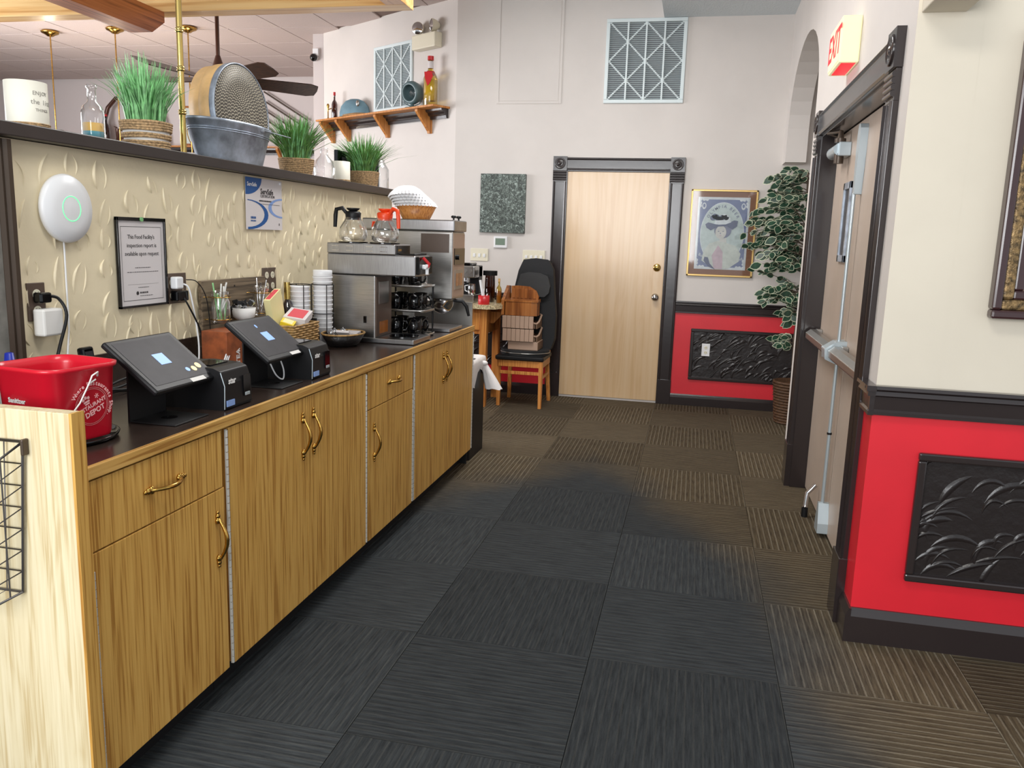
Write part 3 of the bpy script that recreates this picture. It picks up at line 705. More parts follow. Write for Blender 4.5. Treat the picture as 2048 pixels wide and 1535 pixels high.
sb = thing('squeeze_bottle', 'white bottle with a blue nozzle cap behind the red bucket', 'bottle', (-1.83, 1.875, CT))
ob('bottle', M().lathe([(.03, 0), (.033, .01), (.033, .10), (.026, .125), (.016, .133), (.016, .138)], (-1.83, 1.875, CT)), 'milky', parent=sb)
ob('cap', M().lathe([(.02, .134), (.02, .157), (.014, .159), (.011, .185), (.006, .187), (0, .187)], (-1.83, 1.875, CT)), 'bluecap', parent=sb)

# tablet payment stations
def station(label, cy, sw):
    s_ = thing('tablet_stand', label, 'payment terminal', (-1.5, cy, CT), group='tablet checkout stations on the counter')
    m = M().box(-.014, .135, -.10, .06, 0, .005); ob('base_plate', m, 'blackm', parent=s_, local=True, bevel=.003)
    ob('cable_hole', M().cyl((.06, -.02, .0052), .022, .0006, 'z', 20), 'blackg', parent=s_, local=True)
    ob('post', M().prism([(-.014, 0), (-.007, 0), (-.007, .155), (.02, .15), (.02, .156), (-.012, .17)], 'y', -.10, .06), 'blackm', parent=s_, local=True, bevel=.002)
    # tilted housing: local frame, u along y, v up the slope
    top = Vector((-.044, 0, .229)); bot = Vector((.115, 0, .104)); vv = (top-bot).normalized(); c_ = (top+bot)/2
    Fm = frame(c_, (0, 1, 0), vv)
    m = M(); m.X = Fm; m.add([(p[0], p[1], z) for z in (-.018, 0) for p in [( -.145, -.103), (.145, -.103), (.145, .103), (-.145, .103)]], [(3, 2, 1, 0), (4, 5, 6, 7), (0, 1, 5, 4), (1, 2, 6, 5), (2, 3, 7, 6), (3, 0, 4, 7)])
    ob('housing', m, 'black', parent=s_, local=True, bevel=.006)
    m = M(); m.X = Fm; m.box(-.126, .126, -.082, .088, 0, .0008); sc = ob('screen', m, 'screen', parent=s_, local=True)
    ic = [([(-.028, -.016), (.018, -.016), (.018, .026), (-.028, .026)], 'scrblue')]
    if sw == 1: ic += [(ell(.050, -.052, .008, .008, 14), 'scrblue'), (ell(.078, -.054, .010, .010, 14), 'scry'), (ell(.106, -.046, .011, .011, 14), 'scry')]
    else: ic += [(ell(-.012, .058, .005, .008, 14), 'scrblue')]
    for pg, mt_ in ic: m = M(); m.prism(pg, 'z', .001, .0016); m.v = [tuple(Fm @ Vector(q)) for q in m.v]; ob('screen_icon', m, mt_, parent=sc, local=True)
    m = M(); m.X = Fm; m.box(.02, .085, -.1, -.086, 0, .001); ob('sticker', m, 'whitem', parent=s_, local=True)
    return s_
station('black tablet stand nearest the red bucket with a blue tile on its screen', 2.038, 1)
station('second black tablet stand in front of the tea box and jars', 2.635, 2)
def printer(label, y0):
    x1 = -1.36; p_ = thing('receipt_printer', label, 'printer', (x1-.1, y0+.075, CT), group='black receipt printers on the counter')
    pr = [(.105, 0), (.11, .012), (.108, .08), (.095, .118), (.07, .128), (-.02, .132), (-.105, .125), (-.105, .0)]
    ob('body', M().prism(pr, 'y', -.078, .072), 'black', parent=p_, local=True, bevel=.004)
    ob('side_seam', M().tube([(.107, -.0785, .005), (.109, -.0785, .075), (.096, -.0785, .116)], .0016, 6), 'alub', parent=p_, local=True)
    ob('paper_slot', M().box(-.02, .045, -.05, .045, .1295, .1325), 'blackg', parent=p_, local=True)
    ob('front_recess', M().box(.1085, .112, .022, .062, .03, .095), 'blackg', parent=p_, local=True)
    ob('button', M().box(.1085, .114, .03, .056, .03, .04), 'alub', parent=p_, local=True, bevel=.001)
    m = M(); f_ = frame((.111, -.04, .088), (0, 1, 0), (0, 0, 1)); m.text('star', .026, f_, 0, bold=.03); ob('brand_mark', m, 'inkw', parent=p_, local=True)
    ob('sticker', M().box(.109, .1125, -.072, -.03, .012, .03), 'blue2', parent=p_, local=True)
    return p_
printer('black receipt printer between the two tablet stands', 2.165)
printer('black receipt printer in front of the wicker basket of packets', 2.745)

# cordless phone
ph = thing('cordless_phone', 'black cordless phone upright in its cradle beside the near tablet stand', 'phone', (-1.84, 2.2, CT))
m = M(); m.X = Matrix.Translation((-1.84, 2.2, CT+.012)) @ Matrix.Rotation(-.15, 4, 'Y'); m.box(-.012, .012, -.026, .026, 0, .15); ob('handset', m, 'blackg', parent=ph, bevel=.008)
m = M(); m.X = Matrix.Translation((-1.84, 2.2, CT+.012)) @ Matrix.Rotation(-.15, 4, 'Y'); m.box(.0122, .013, -.016, .016, .11, .135); ob('display', m, 'screen', parent=ph)
ob('cradle', M().box(-1.88, -1.80, 2.16, 2.24, CT, CT+.03), 'black', parent=ph, bevel=.008)
# coil of cables behind the tablet
m = M()
for k in range(5):
    m.tube([(-1.80+.02*math.sin(k), 1.99+.4*i/12, CT+.006+.008*k+.006*math.sin(i+k)) for i in range(13)], .004, 6)
ob('power_cables', m, 'blackm', label='dark power cables lying behind the near tablet stand', cat='cable', loc=(-1.8, 2.1, CT))
m = M(); 
for k in range(3): m.cord([(-1.79+.015*k, 2.93, CT+.1-.02*k), (-1.77, 2.86+.015*k, CT+.07), (-1.755, 2.80+.015*k, CT+.03), (-1.76, 2.75+.02*k, CT+.004)], .003, 6)
ob('white_cable', m, 'white', label='white cable bundle in front of the brown tea box', cat='cable', loc=(-1.77, 2.85, CT))
m = M().cord([(-1.455, 2.62, CT+.075), (-1.44, 2.635, CT+.03), (-1.43, 2.665, CT+.012), (-1.44, 2.69, CT+.04), (-1.45, 2.685, CT+.08)], .0028, 6)
ob('charging_cable', m, 'white', label='short white cable looping below the second tablet', cat='cable', loc=(-1.44, 2.65, CT))

# tea box on its side
tb = thing('tea_box', 'rust-brown tea box with white lettering behind the second tablet stand', 'box', (-1.83, 2.95, CT))
ob('carton', M().box(-1.87, -1.76, 2.84, 3.0, CT, CT+.145), 'teabox', parent=tb, bevel=.002)
m = M(); f_ = frame((-1.7595, 2.92, CT+.075), (0, 0, 1), (0, -1, 0))
m.text('TEA', .036, f_ @ Matrix.Translation((-.035, .0, 0)), 0, bold=.02); 
ob('lettering', m, 'inkw', parent=tb)

# weathered board with jars
pl = thing('jar_rack', 'weathered wooden board on the plaster wall holding glass jars in wire rings', 'rack', (XH, 3.15, 1.0))
ob('board', M().box(XH+.013, XH+.03, 2.93, 3.43, 1.005, 1.22), 'greywood', parent=pl, bevel=.002)
ob('knot', M().cyl((XH+.0302, 3.17, 1.19), .004, .001, 'x', 12), 'black', parent=pl)
for jy in (2.99, 3.315):
    for z in (1.155, 1.065):
        ob('wire_ring', M().tube([(XH+.03, jy-.05, z)]+[(XH+.073+.042*math.cos(a), jy+.042*math.sin(a), z) for a in [PI+.6+(2*PI-1.2)*i/16 for i in range(17)]][::1]+[(XH+.03, jy+.05, z)], .0018, 6), 'brass', parent=pl)
def jar(label, cy, cz, stuff):
    j = thing('glass_jar', label, 'jar', (XH+.073, cy, cz), group='glass jars on the wooden board')
    m = M().lathe([(0, .002), (.034, 0), (.038, .008), (.038, .085), (.031, .102), (.031, .108), (.034, .11), (.034, .128), (.031, .129), (.030, .105), (.036, .08), (.036, .01), (0, .008)], (0, 0, 0), 24); ob('glass', m, 'glass', parent=j, local=True)
    m = M(); r_ = random.Random(int(cy*100))
    for k in range(stuff): 
        a = r_.uniform(0, 6); b = r_.uniform(.004, .02); e = r_.uniform(0, 6)
        m.tube([(b*math.cos(a), b*math.sin(a), .012), (.027*math.cos(e), .027*math.sin(e), r_.uniform(.09, .165))], .0035, 6, k % 2)
    ob('straws' if stuff > 4 else 'spoon', m, ['whitem', 'green2'] if stuff > 4 else ['chrome', 'chrome'], parent=j, local=True)
jar('glass jar with straws and pens on the left of the wooden board', 2.99, 1.05, 9)
jar('glass jar with a spoon in it on the right of the wooden board', 3.315, 1.055, 3)
bw = thing('white_bowl', 'small white bowl of dark creamer pods between the two glass jars', 'bowl', (XH+.08, 3.155, 1.05))
ob('bowl', M().lathe([(.03, 0), (.045, .012), (.05, .05), (.047, .05), (.04, .015), (0, .01)], (0, 0, 0), 28), 'whitem', parent=bw, local=True)
m = M(); r_ = random.Random(4)
for k in range(22): m.cbox((r_.uniform(-.032, .032), r_.uniform(-.032, .032), .045+r_.uniform(0, .03)), (.016, .016, .02), (r_.uniform(0, 3), r_.uniform(0, 3), 0), k % 3 == 0)
ob('pods', m, ['black', 'chrome'], parent=bw, local=True, kind='stuff')
ob('bracket', M().tube([(-.05, .0, -.002), (0, 0, -.002), (.03, 0, 0)], .002, 6), 'brass', parent=bw, local=True)

# wicker basket with packets
bs = thing('wicker_basket', 'square tan wicker basket holding sweetener packets behind the second printer', 'basket', (-1.79, 3.36, CT))
m = M(); Wb, Db, Hb = .12, .085, .13
for k in range(12):
    z = CT+.006+k*.0108
    pts = []
    for (ax, ay, bx, by) in ((-1, -1, 1, -1), (1, -1, 1, 1), (1, 1, -1, 1), (-1, 1, -1, -1)):
        for i in range(8):
            t_ = i/8; e = .0035*(1 if (i+k) % 2 else -1); s_ = 1+.012*k/9
            x = (ax+(bx-ax)*t_)*Db*s_; y = (ay+(by-ay)*t_)*Wb*s_
            nx = 0 if ax != bx else ax; ny = 0 if ay != by else ay
            pts.append((-1.79+x+nx*e, 3.40+y+ny*e, z))
    m.tube(pts, .0052, 5, 0, True)
ob('weave', m, 'wicker', parent=bs); ob('bottom', M().box(-1.868, -1.712, 3.288, 3.512, CT, CT+.006), 'wicker', parent=bs)
def packet(label, c, d, rot, mats_, grp='packet boxes in the wicker basket'):
    p_ = thing('packet_box', label, 'box', c, 0, grp)
    m = M(); m.cbox((0, 0, 0), d, rot, 0); ob('carton', m, mats_[0], parent=p_, local=True, bevel=.001)
    m = M(); m.cbox(tuple(Euler(rot).to_matrix() @ Vector((0, 0, d[2]/2+.0005))), (d[0]*.7, d[1]*.8, .001), rot, 0); ob('print', m, mats_[1], parent=p_, local=True)
packet('tall pale yellow sweetener box leaning in the wicker basket', (-1.83, 3.35, CT+.18), (.03, .13, .17), (.35, 0, .1), ('candy', 'pink'))
packet('pink and white sweetener box lying on top of the wicker basket', (-1.765, 3.44, CT+.152), (.10, .15, .035), (.2, .15, .25), ('paper', 'pink'))
packet('small yellow packet box at the near corner of the wicker basket', (-1.76, 3.33, CT+.125), (.06, .05, .04), (.3, .3, .3), ('yellow', 'candy'))
def wine(name, label, c, h, r_, body, capm, capl=.3, cat='bottle', grp=None):
    b = thing(name, label, cat, c, 0, grp)
    ob('glass', M().lathe([(0, .004), (r_*.9, 0), (r_, .008), (r_, h*.55), (r_*.8, h*.64), (r_*.34, h*.72), (r_*.32, h*.97), (r_*.38, h*.975), (r_*.38, h), (0, h)], (0, 0, 0), 20), body, parent=b, local=True)
    ob('cap', M().cyl((0, 0, h*(1-capl)), r_*.4, h*capl+.002, 'z', 16), capm, parent=b, local=True); return b
wine('oil_bottle', 'dark bottle with a gold neck behind the wicker basket', (-1.875, 3.55, CT), .30, .036, 'glassd', 'brassy', .26)
wine('black_bottle', 'small black bottle at the far side of the wicker basket', (-1.74, 3.565, CT), .135, .02, 'blackg', 'black', .2)

# foam cups in a black wire rack
rk = thing('cup_rack', 'black wire rack around the two stacks of white foam cups', 'rack', (-1.84, 3.66, CT))
m = M(); ca, cb = (-1.835, 3.60), (-1.765, 3.70)
for c_ in (ca, cb):
    for z in (CT+.29, CT+.15): m.tube([(c_[0]+.054*math.cos(a), c_[1]+.054*math.sin(a), z) for a in [2*PI*i/24 for i in range(24)]], .0022, 6, 0, True)
    for k in range(4): a = PI/4+PI/2*k; m.tube([(c_[0]+.054*math.cos(a), c_[1]+.054*math.sin(a), CT+.001), (c_[0]+.054*math.cos(a), c_[1]+.054*math.sin(a), CT+.29)], .0022, 6)
ob('wires', m, 'black', parent=rk)
cup = None
def ordn(i): return ('topmost', 'second from the top', 'third from the top', 'fourth from the top', 'fifth from the top', 'sixth from the top', 'seventh from the top', 'eighth from the top', 'ninth from the top', 'tenth from the top', 'eleventh from the top', 'lowest of all')[i]
def foamcup(): 
    c = thing('foam_cup', '', 'cup', (0, 0, 0), 0, 'white foam cups stacked in the wire rack')
    ob('cup', M().lathe([(.032, 0), (.046, .075), (.0485, .077), (.0485, .082), (.045, .082), (.031, .004), (0, .004)], (0, 0, 0), 20), 'foam', parent=c, local=True); return c
for ci, (c_, n) in enumerate(((ca, 10), (cb, 12))):
    for k in range(n):
        lab = 'white foam cup, %s in the %s stack of the black wire rack' % (ordn(n-1-k), ('near', 'far')[ci])
        if cup is None: cup = foamcup(); cup.location = (c_[0], c_[1], CT+.003+k*.022); cup['label'] = lab
        else: dup(cup, (c_[0], c_[1], CT+.003+k*.022), lab)
ob('white_disc_stack', M().lathe([(.044, 0), (.046, .004), (.046, .028), (.044, .03), (0, .03)], (cb[0], cb[1], CT+.003+11*.022+.083), 24), 'white', label='white lids on top of the far foam cup stack', cat='lids', loc=(cb[0], cb[1], CT+.33))

# black woven bowl with napkin and things
bb = thing('woven_basket', 'oval black woven basket with a tan rim holding a folded napkin', 'basket', (-1.66, 3.70, CT))
S_ = 1
m = M().lathe([(.065, 0), (.088, .012), (.12, .062), (.116, .062), (.084, .016), (0, .012)], (-1.64, 3.66, CT), 32, 0, 'z', True, True, .82, 1.1); ob('bowl', m, 'wickerb', parent=bb)
ob('rim', M().tube([(-1.64+.118*.82*math.cos(a), 3.66+.118*1.1*math.sin(a), CT+.063) for a in [2*PI*i/32 for i in range(32)]], .0045, 6, 0, True), 'wicker', parent=bb)
nk = ob('napkin', M().prism([(3.575, CT+.075), (3.60, CT+.06), (3.66, CT+.05), (3.72, CT+.06), (3.72, CT+.07), (3.66, CT+.06), (3.60, CT+.07), (3.58, CT+.085)], 'x', -1.64, -1.575), 'paper', label='folded white napkin lying in the black woven basket', cat='napkin', loc=(-1.6, 3.66, CT+.06))
for k, (dx, dy) in enumerate(((-.05, -.03), (-.055, .02), (-.03, .06))):
    c_ = thing('creamer_jug', 'small glass creamer with a metal lid %s the black woven basket' % ('at the near side of', 'behind the napkin in', 'at the far rim of')[k], 'jug', (-1.64+dx, 3.66+dy, CT+.016), 0, 'small creamers in the black woven basket')
    ob('glass', M().lathe([(.014, 0), (.018, .01), (.018, .04), (.012, .05)], (0, 0, 0), 14), 'glass', parent=c_, local=True); ob('lid', M().lathe([(.014, .049), (.013, .056), (.004, .06), (.004, .066), (0, .067)], (0, 0, 0), 14), 'chrome', parent=c_, local=True)

# ---------------- coffee brewer 1 (near): side faces camera, front faces the aisle (+x)
b1 = thing('coffee_brewer', 'low stainless coffee brewer with two warmers on top and a red tap', 'coffee machine', (-1.6, 3.95, CT))
y0, y1 = 3.83, 4.05
ob('body', M().box(-1.80, -1.545, y0, y1, CT+.02, 1.222), 'steel', parent=b1, bevel=.006)
ob('head', M().box(-1.80, -1.335, y0-.003, y1+.003, 1.224, 1.326), 'steelx', parent=b1, bevel=.006)
ob('warmer', M().box(-1.80, -1.44, y0-.004, y1+.004, 1.327, 1.378), 'steelx', parent=b1, bevel=.004)
m = M()
for k in range(2):
    for j in range(4):
        yq = y0-.006; xq = -1.74+j*.075+(.03 if j > 1 else 0); m.cyl((xq, yq, 1.342+k*.022), .004, .002, 'y', 8); m.box(xq-.032, xq-.006, yq, yq+.002, 1.340+k*.022, 1.344+k*.022)
ob('vents', m, 'chrome', parent=b1)
ob('warmer_badge', M().box(-1.4405, -1.436, y0+.02, y1-.02, 1.332, 1.372).box(-1.437, -1.434, y0+.03, y0+.07, 1.346, 1.356, 1), ['blackg', 'brass'], parent=b1)
for xq in (-1.70, -1.53): ob('hot_plate', M().cyl((xq, 3.92, 1.379), .075, .006, 'z', 28), 'blackg', parent=b1)
ob('base', M().box(-1.81, -1.335, y0-.02, y1+.03, CT+.001, CT+.026), 'steelx', parent=b1, bevel=.004)
ob('base_plate', M().cyl((-1.43, 3.94, CT+.026), .075, .006, 'z', 28), 'blackg', parent=b1)
ob('front_panel', M().box(-1.5455, -1.541, y0+.006, y1-.006, CT+.03, 1.215), 'plate', parent=b1)
m = M().box(-1.5415, -1.539, y0+.04, y1-.05, 1.08, 1.19).box(-1.5415, -1.539, y0+.05, y1-.06, .93, .99, 1)
ob('labels', m, ['alu', 'brownwood'], parent=b1)
ob('switch', M().box(-1.607, -1.590, y0-.004, y0, .985, 1.02), 'blackg', parent=b1, bevel=.002)
ob('front_cap', M().box(-1.336, -1.318, y0+.01, y1-.01, 1.235, 1.322), 'blackg', parent=b1, bevel=.003)
ob('tap', M().cyl((-1.318, y0+.06, 1.272), .012, .03, 'x', 12).cyl((-1.296, y0+.06, 1.236), .009, .05, 'z', 10).cyl((-1.296, y0+.03, 1.272), .008, .05, 'y', 10), 'white', parent=b1)
ob('tap_lever', M().tube([(-1.292, y0+.06, 1.272), (-1.285, y0+.06, 1.288), (-1.312, y0+.045, 1.318)], .008, 8), 'redbox', parent=b1)
ob('lid', M().box(-1.43, -1.345, y0+.02, y1-.02, 1.3265, 1.336), 'blackg', parent=b1, bevel=.003)
def carafe(label, x, y, z, hm, ang):
    c_ = thing('coffee_carafe', label, 'carafe', (x, y, z), ang, 'glass coffee carafes')
    ob('glass', M().lathe([(.05, .002), (.066, .012), (.072, .04), (.066, .07), (.05, .098), (.036, .115), (.034, .13), (.033, .13), (.048, .097), (.063, .07), (.069, .04), (.063, .014), (0, .006)], (0, 0, 0), 28), 'glass', parent=c_, local=True)
    ob('collar', M().lathe([(.037, .108), (.038, .125), (.04, .142), (.036, .146), (.03, .15), (0, .15)], (0, 0, 0), 24), hm, parent=c_, local=True)
    ob('lid', M().lathe([(.018, .15), (.03, .158), (.034, .166), (0, .166)], (0, 0, 0), 20), hm, parent=c_, local=True)
    ob('handle', M().tube([(.034, 0, .14), (.055, 0, .165), (.085, 0, .158), (.09, 0, .13), (.093, 0, .07)], [.009, .011, .011, .011, .009], 8), hm, parent=c_, local=True)
    return c_
carafe('glass coffee carafe with a black collar and handle on the near brewer', -1.70, 3.92, 1.385, 'black', PI*1.05)
c2 = carafe('glass coffee carafe with a bright orange collar and handle', -1.53, 3.92, 1.385, 'orange', -.4)
ob('side_tag', M().cbox((-.068, -.01, .09), (.004, .022, .028), (0, .2, 0)), 'orange', parent=c2, local=True)

# ---------------- rack of mugs
mr = thing('mug_rack', 'three-tier rack with steel rimmed trays full of black mugs between the two brewers', 'rack', (-1.54, 4.2, CT))
mc = (-1.50, 4.20)
for z in (0.004, .135, .265):
    m = M(); loft(m, [[(mc[0]+p[0]*1.15, mc[1]+p[1]*.9, CT+z+h) for p in roundsq(.10+e, .03)] for e, h in ((0, 0), (.004, .001), (.008, .014), (.005, .014), (0, .004))]); m.add([(mc[0]+p[0]*1.15, mc[1]+p[1]*.9, CT+z+.004) for p in roundsq(.10, .03)], [list(range(28))])
    ob('tray', m, 'steel', parent=mr)
m = M()
for sx, sy in ((-1, -1), (-1, 1), (1, 1)): m.cyl((mc[0]+sx*.108, mc[1]+sy*.085, CT), .005, .28, 'z', 8)
ob('posts', m, 'black', parent=mr)
mug = thing('coffee_mug', 'x', 'mug', (0, 0, 0), 0, 'black mugs on the three-tier rack')
ob('cup', M().lathe([(.03, 0), (.036, .006), (.039, .04), (.041, .088), (.038, .088), (.035, .01), (0, .008)], (0, 0, 0), 20), 'blackg', parent=mug, local=True)
ob('handle', M().tube([(.038, 0, .07), (.058, 0, .068), (.064, 0, .045), (.055, 0, .022), (.036, 0, .02)], .0055, 8), 'blackg', parent=mug, local=True)
first = True; nm = ('bottom', 'middle', 'top'); pos = ('front near', 'front far', 'back near', 'back far')
for tr, z in enumerate((.012, .143, .273)):
    for k, (dx, dy) in enumerate(((.05, -.045), (.05, .045), (-.055, -.045), (-.055, .045))):
        if tr == 2 and k == 1: continue
        lab = 'black mug at the %s corner of the %s tray of the mug rack' % (pos[k], nm[tr])
        l = (mc[0]+dx, mc[1]+dy, CT+z)
        if first: mug.location = l; mug['label'] = lab; mug.rotation_euler = (0, 0, -1.2); first = False
        else: dup(mug, l, lab, rz=-1.2+.7*k+tr*.5)
wine('glass_cup', 'clear glass cup on the top tray of the mug rack', (mc[0]+.05, mc[1]+.045, CT+.273), .09, .035, 'glass', 'alu', .05, 'cup')

# ---------------- coffee brewer 2 (far, taller)
b2 = thing('tall_coffee_brewer', 'tall stainless coffee brewer with steel funnel at the far end of the counter', 'coffee machine', (-1.55, 4.55, CT))
y0, y1 = 4.42, 4.66
ob('head', M().box(-1.86, -1.325, y0, y1, 1.075, 1.452), 'steel', parent=b2, bevel=.006)
ob('top_lid', M().box(-1.86, -1.315, y0-.006, y1+.006, 1.453, 1.515), 'steelx', parent=b2, bevel=.006)
ob('back_column', M().box(-1.86, -1.62, y0+.02, y1-.02, CT+.02, 1.074), 'steel', parent=b2, bevel=.004)
ob('side_plate', M().box(-1.51, -1.345, y0-.003, y0, 1.335, 1.438), 'plate', parent=b2)
ob('front_plate', M().box(-1.326, -1.322, y0+.008, y1-.008, 1.09, 1.44), 'tan', parent=b2)
ob('front_controls', M().box(-1.3225, -1.318, y0+.02, y1-.015, 1.27, 1.36).cyl((-1.318, y0+.08, 1.31), .014, .012, 'x', 12), 'blackg', parent=b2)
ob('front_label', M().box(-1.3225, -1.319, y0+.04, y1-.04, 1.13, 1.24).box(-1.3195, -1.317, y0+.06, y1-.06, 1.15, 1.22, 1), ['alu', 'brownwood'], parent=b2)
ob('funnel', M().lathe([(.02, .985), (.05, 1.0), (.066, 1.03), (.07, 1.062), (.078, 1.064), (.078, 1.07), (0, 1.07)], (-1.42, 4.54, 0), 28), 'chrome', parent=b2)
ob('funnel_handle', M().tube([(-1.35, 4.54, 1.062), (-1.30, 4.55, 1.06), (-1.275, 4.555, 1.03), (-1.262, 4.56, .975)], [.008, .011, .011, .008], 8), 'black', parent=b2)
ob('base', M().box(-1.86, -1.335, y0, y1+.02, CT+.001, CT+.02), 'steelx', parent=b2, bevel=.003)
for k in (0, 1): ob('knob', M().cyl((-1.34, y0+.06+.1*k, 1.515), .005, .012, 'z', 8).lathe([(.012, .012), (.016, .02), (.01, .026), (0, .027)], (-1.34, y0+.06+.1*k, 1.515), 14), 'black', parent=b2)
wbk = thing('wooden_bowl', 'woven wood bowl on top of the tall brewer holding paper filters', 'bowl', (-1.575, 4.52, 1.516))
ob('bowl', M().lathe([(.078, 0), (.116, .075), (.111, .075), (.073, .006), (0, .006)], (0, 0, 0), 32), 'shelfoak', parent=wbk, local=True)
m = M()
for k in range(5):
    vs = []; n = 64; z0 = .068+k*.013
    for (rr, dz, fl) in ((.118-.004*k, 0, 1), (.107-.004*k, .020, .9), (.082-.003*k, .040, .7), (.05, .054, .15), (0.001, .056, 0)):
        for i in range(n):
            a = 2*PI*i/n; q = rr+(.0055 if i % 2 else -.0055)*fl; px, py = q*math.cos(a), q*math.sin(a)
            vs.append((px-.010*k, py-.012*k, z0+dz+(px*.10-py*.16)*(.3+.25*k)*-1*-.6))
    m.add(vs, [[j_*n+i, j_*n+(i+1) % n, (j_+1)*n+(i+1) % n, (j_+1)*n+i] for j_ in range(4) for i in range(n)], 0, False)
ob('coffee_filters', m, 'foam', label='pile of fluted white paper coffee filters in the wooden bowl', cat='coffee filters', kind='stuff', loc=(0, 0, 0)).location = (-1.575, 4.52, 1.516)

# ================================================================ things on the half wall
ap = thing('wifi_access_point', 'round white wireless access point with a glowing green ring on the wall', 'access point', (XH, 2.24, 1.475))
ob('disc', M().lathe([(.09, .002), (.104, .01), (.106, .02), (.1, .03), (.06, .038), (0, .04)], (XH, 2.24, 1.475), 48, 0, 'x'), 'white', parent=ap)
ob('light_ring', M().tube([(XH+.0385, 2.24+.038*math.cos(a), 1.475+.038*math.sin(a)) for a in [2*PI*i/40 for i in range(40)]], .0014, 6, 0, True), 'greenled', parent=ap)
ob('cable', M().tube([(XH+.006, 2.235, 1.38), (XH+.006, 2.233, 1.1), (XH+.02, 2.20, .99)], .003, 6), 'white', parent=ap)
# framed grey board at far left
gb = thing('framed_board', 'grey board in a dark moulded frame at the left end of the plaster wall', 'board', (XH, 1.6, 1.0))
ob('board', M().box(XH+.001, XH+.012, 1.1, 1.99, 1.0, 1.66), 'concrete', parent=gb)
ob('frame', M().prism([(XH+.001, 1.99), (XH+.014, 1.99), (XH+.022, 2.0), (XH+.018, 2.012), (XH+.026, 2.02), (XH+.026, 2.035), (XH+.001, 2.035)], 'z', 1.0, 1.66), 'bronze', parent=gb)
ob('screw', M().cyl((XH+.012, 1.955, 1.555), .008, .002, 'x', 14), 'white', parent=gb)
# wall plates
def plate(label, y0, y1, z0, z1, mt='plate', outlets=()):
    p_ = thing('wall_outlet', label, 'outlet', (XH, (y0+y1)/2, (z0+z1)/2))
    ob('plate', M().box(XH, XH+.006, y0, y1, z0, z1), mt, parent=p_, bevel=.002)
    for (oy, oz) in outlets:
        m = M().prism(ell(oy, oz, .0155, .0155, 16), 'x', XH+.006, XH+.008); s_ = ob('socket', m, 'ivory', parent=p_)
        m = M().box(XH+.008, XH+.0085, oy-.007, oy-.005, oz-.002, oz+.008).box(XH+.008, XH+.0085, oy+.005, oy+.007, oz-.002, oz+.008).cyl((XH+.008, oy, oz-.008), .002, .0005, 'x', 8); ob('slots', m, 'black', parent=s_)
plate('brown outlet plate beside the grey framed board with two adapters plugged in', 2.075, 2.145, 1.135, 1.25, outlets=((2.11, 1.215), (2.11, 1.165)))
plate('brown outlet plate right of the framed notice with chargers plugged in', 2.745, 2.865, 1.14, 1.255, outlets=((2.775, 1.22), (2.775, 1.17), (2.83, 1.17)))
plate('empty brown four-socket outlet plate to the right of the wooden board', 3.452, 3.575, 1.137, 1.256, outlets=((3.487, 1.222), (3.54, 1.222), (3.487, 1.172), (3.54, 1.172)))
ad = thing('power_adapter', 'large white power adapter block plugged in by the grey board', 'adapter', (XH+.01, 2.13, 1.14)); ob('block', M().box(XH+.009, XH+.05, 2.085, 2.165, 1.09, 1.172), 'whitem', parent=ad, bevel=.006)
pk = thing('black_plug', 'black plug and cord above the white adapter block', 'plug', (XH+.01, 2.12, 1.21))
ob('plug', M().box(XH+.009, XH+.04, 2.09, 2.135, 1.19, 1.222), 'blackg', parent=pk, bevel=.006)
ob('cord', M().cord([(XH+.03, 2.13, 1.21), (XH+.04, 2.16, 1.20), (XH+.06, 2.165, 1.15), (XH+.06, 2.13, 1.06), (XH+.07, 2.09, .99), (XH+.06, 2.07, .90)], .005, 8), 'black', parent=pk)
ad = thing('usb_charger', 'white cube charger with cable right of the framed notice', 'adapter', (XH+.01, 2.78, 1.22)); ob('cube', M().box(XH+.009, XH+.04, 2.757, 2.80, 1.197, 1.243), 'white', parent=ad, bevel=.006)
ob('cord', M().cord([(XH+.03, 2.80, 1.215), (XH+.045, 2.82, 1.20), (XH+.05, 2.84, 1.12), (XH+.06, 2.85, 1.0), (XH+.08, 2.82, .93), (XH+.10, 2.78, .895)], .0035, 8), 'white', parent=ad)
ad = thing('black_charger', 'black charger under the white cube with two dark cords', 'adapter', (XH+.01, 2.79, 1.17)); ob('block', M().box(XH+.009, XH+.04, 2.757, 2.83, 1.15, 1.19), 'blackg', parent=ad, bevel=.005)
ob('cord', M().cord([(XH+.035, 2.80, 1.165), (XH+.05, 2.81, 1.13), (XH+.06, 2.86, 1.04), (XH+.07, 2.87, .96), (XH+.08, 2.87, .895)], .0035, 8).cord([(XH+.03, 2.83, 1.23), (XH+.05, 2.87, 1.22), (XH+.05, 2.93, 1.15), (XH+.05, 2.95, 1.0), (XH+.05, 2.93, .90)], .002, 6), 'black', parent=ad)
# framed notice
fn = thing('framed_notice', 'black framed notice about the food inspection report on the plaster wall', 'sign', (XH+.004, 2.60, 1.30))
m = M(); y0, y1, z0, z1 = 2.472, 2.738, 1.142, 1.458
for a, b, c_, d in ((y0, y1, z1-.012, z1), (y0, y1, z0, z0+.008), (y0, y0+.008, z0, z1), (y1-.008, y1, z0, z1)): m.box(XH+.004, XH+.015, a, b, c_, d)
ob('frame', m, 'blackg', parent=fn, bevel=.001); ob('paper', M().box(XH+.004, XH+.009, y0+.006, y1-.006, z0+.006, z1-.006), 'paper', parent=fn)
m = M(); ff = frame((XH+.0093, 2.605, 1.30), (0, 1, 0), (0, 0, 1))
def ln(m, x0, y0_, x1_, y1_, w_, ff, mi=0):
    m.add([tuple(ff @ Vector((a, b, .0003))) for a, b in ((x0, y0_), (x1_, y0_), (x1_, y1_), (x0, y1_))], [(0, 1, 2, 3)], mi)
